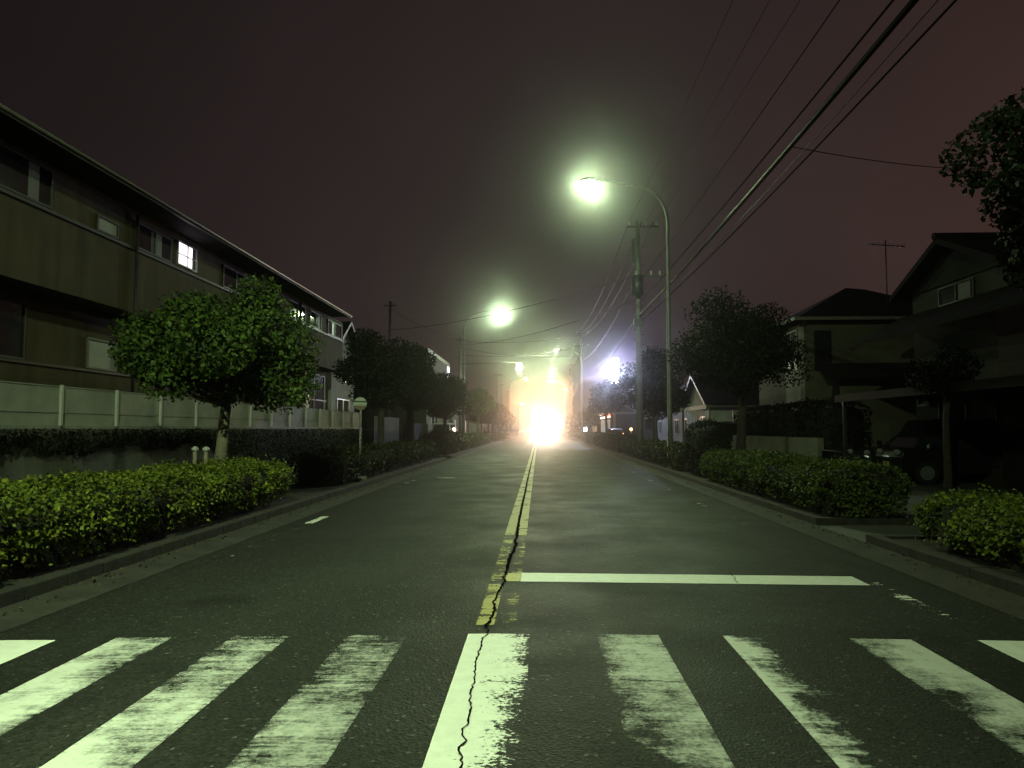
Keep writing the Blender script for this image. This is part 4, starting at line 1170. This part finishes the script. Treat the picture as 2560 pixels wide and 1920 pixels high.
wire("lower of the wires crossing the road from the second right-hand pole", (5.0, 87.5, 11.3), (-8.8, 82.6, 9.8), 0.6, 0.022, M_WIRE)
wire("pale sagging wire across the road above the long lamp arm", (4.9, 85, 9.9), (-8.8, 82.6, 10.6), 0.5, 0.02, M_WIRE)
wire("wire from the transformer pole to the left lamp side of the road", (5.0, 37.3, 8.0), (-8.8, 82.6, 11.0), 0.6, 0.018, M_WIRE)
wire("wire from the dark left pole to the lamp-arm pole", (-12.2, 60, 11.4), (-8.8, 82.6, 11.6), 0.4, 0.02)

# ------------------------------------------------------------------ far lit things
sgn_ = thing("pylon_sign", "tall glowing blue-white pylon sign on the right", "sign", (9.2, 90, 0))
MB().box(8.65, 9.75, 90, 90.35, 6.9, 10.1).build("cabinet", M_FASC, sgn_, 0.03)
MB().box(8.73, 9.67, 89.97, 89.998, 7.0, 10.0).build("lit_face", E_BLUE, sgn_)
MB().cyl((9.2, 90.2), 0.16, 0, 6.7, 12).build("post", M_GALV, sgn_)
for zz in (8.5,): point("sign_glow", (0, -0.5, zz), 10000, (0.62, 0.66, 1.0), 0.4, sgn_)

shop = thing("shop", "low roadside shop on the right with a lit sign strip and glass front", "shop", (12, 104, 0))
MB().box(9.3, 17, 96, 112, -0.1, 3.4).build("wall", M_GREYW, shop)
MB().box(9.1, 17.1, 95.8, 112.1, 3.4, 3.7).build("roof", M_FASC, shop)
MB().box(9.2, 9.298, 96.5, 111.5, 2.95, 3.2).build("lit_strip", E_SHOP, shop)
for k in range(5):
    window_x(shop, 9.3, 96.8 + k * 2.9, 99.2 + k * 2.9, 0.5, 2.7, -1, M_ALU, E_SHOPDIM)
MB().ball((9.12, 97.2, 3.25), 0.22).build("red_lamp", E_RED, shop)
vm = thing("vending_machine", "brightly lit white vending machine by the far right hedge", "vending machine", (6.8, 112, 0.04))
MB().box(6.4, 7.3, 112, 112.7, 0.04, 1.95).build("cabinet", M_PWHITE, vm, 0.03)
MB().box(6.46, 7.24, 111.97, 111.998, 0.75, 1.85).build("lit_front", emit("machine_front", (0.95, 0.95, 1.0), 12), vm)
MB().box(6.5, 7.2, 111.97, 111.998, 0.2, 0.65).build("delivery_flap", M_STEELDK, vm)
for (x, y, z, lb) in ((9.4, 76, 1.35, "small orange marker lamp on a post at the right beyond the utility pole"), (9.4, 101, 5.5, "small orange lamp on a post seen through the small rounded tree")):
    ml = thing("marker_lamp", lb, "marker lamp", (x, y, 0), "small orange lamps on the right")
    MB().cyl((x, y), 0.04, 0, z, 8).build("post", M_GALV, ml)
    MB().ball((x, y - .05, z + .1), 0.13).build("lens", E_ORANGE, ml)

# junction at the end of the road: sodium lamps plus added glow lamps
def sodium(label, x, y, h, arm, watts=5600, col=SODIUM):
    root = thing("junction_lamp", label, "street lamp", (x, y, 0), "orange sodium lamps at the far junction")
    MB().tube([(x, y, 0), (x, y, h - .5), (x + arm * .3, y, h - .1), (x + arm, y, h)], [.09, .06, .05, .04], 8).build("pole", M_STEELDK, root)
    MB().box(min(x + arm, x + arm * 1.3) - .1, max(x + arm, x + arm * 1.3) + .1, y - .15, y + .15, h - .04, h + .1).build("lamp_head", M_STEELDK, root, 0.03)
    MB().ball((x + arm * 1.15, y, h - .08), .2, 1.4, .9, .5).build("lens", E_SOD, root)
    point("junction_light", (arm * 1.15, 0, h - .35), watts, col, 0.15, root)
sodium("orange sodium lamp at the left of the far junction", -4.0, 148, 6.6, 0.7)
sodium("orange sodium lamp at the right of the far junction", 5.9, 138, 9.0, -0.9, 2600)
sodium("low lamp added for the warm glow over the middle of the far junction", -1.6, 165, 5.2, 0.9, 14000, (1.0, 0.60, 0.37))  # stand-in floodlight added to lift the far glow above the road
sodium("lamp added for the warm glow just right of the road centre at the far junction", 4.2, 160, 5.4, -1.0, 14000, (1.0, 0.60, 0.37))  # another stand-in floodlight, added to widen the same glow
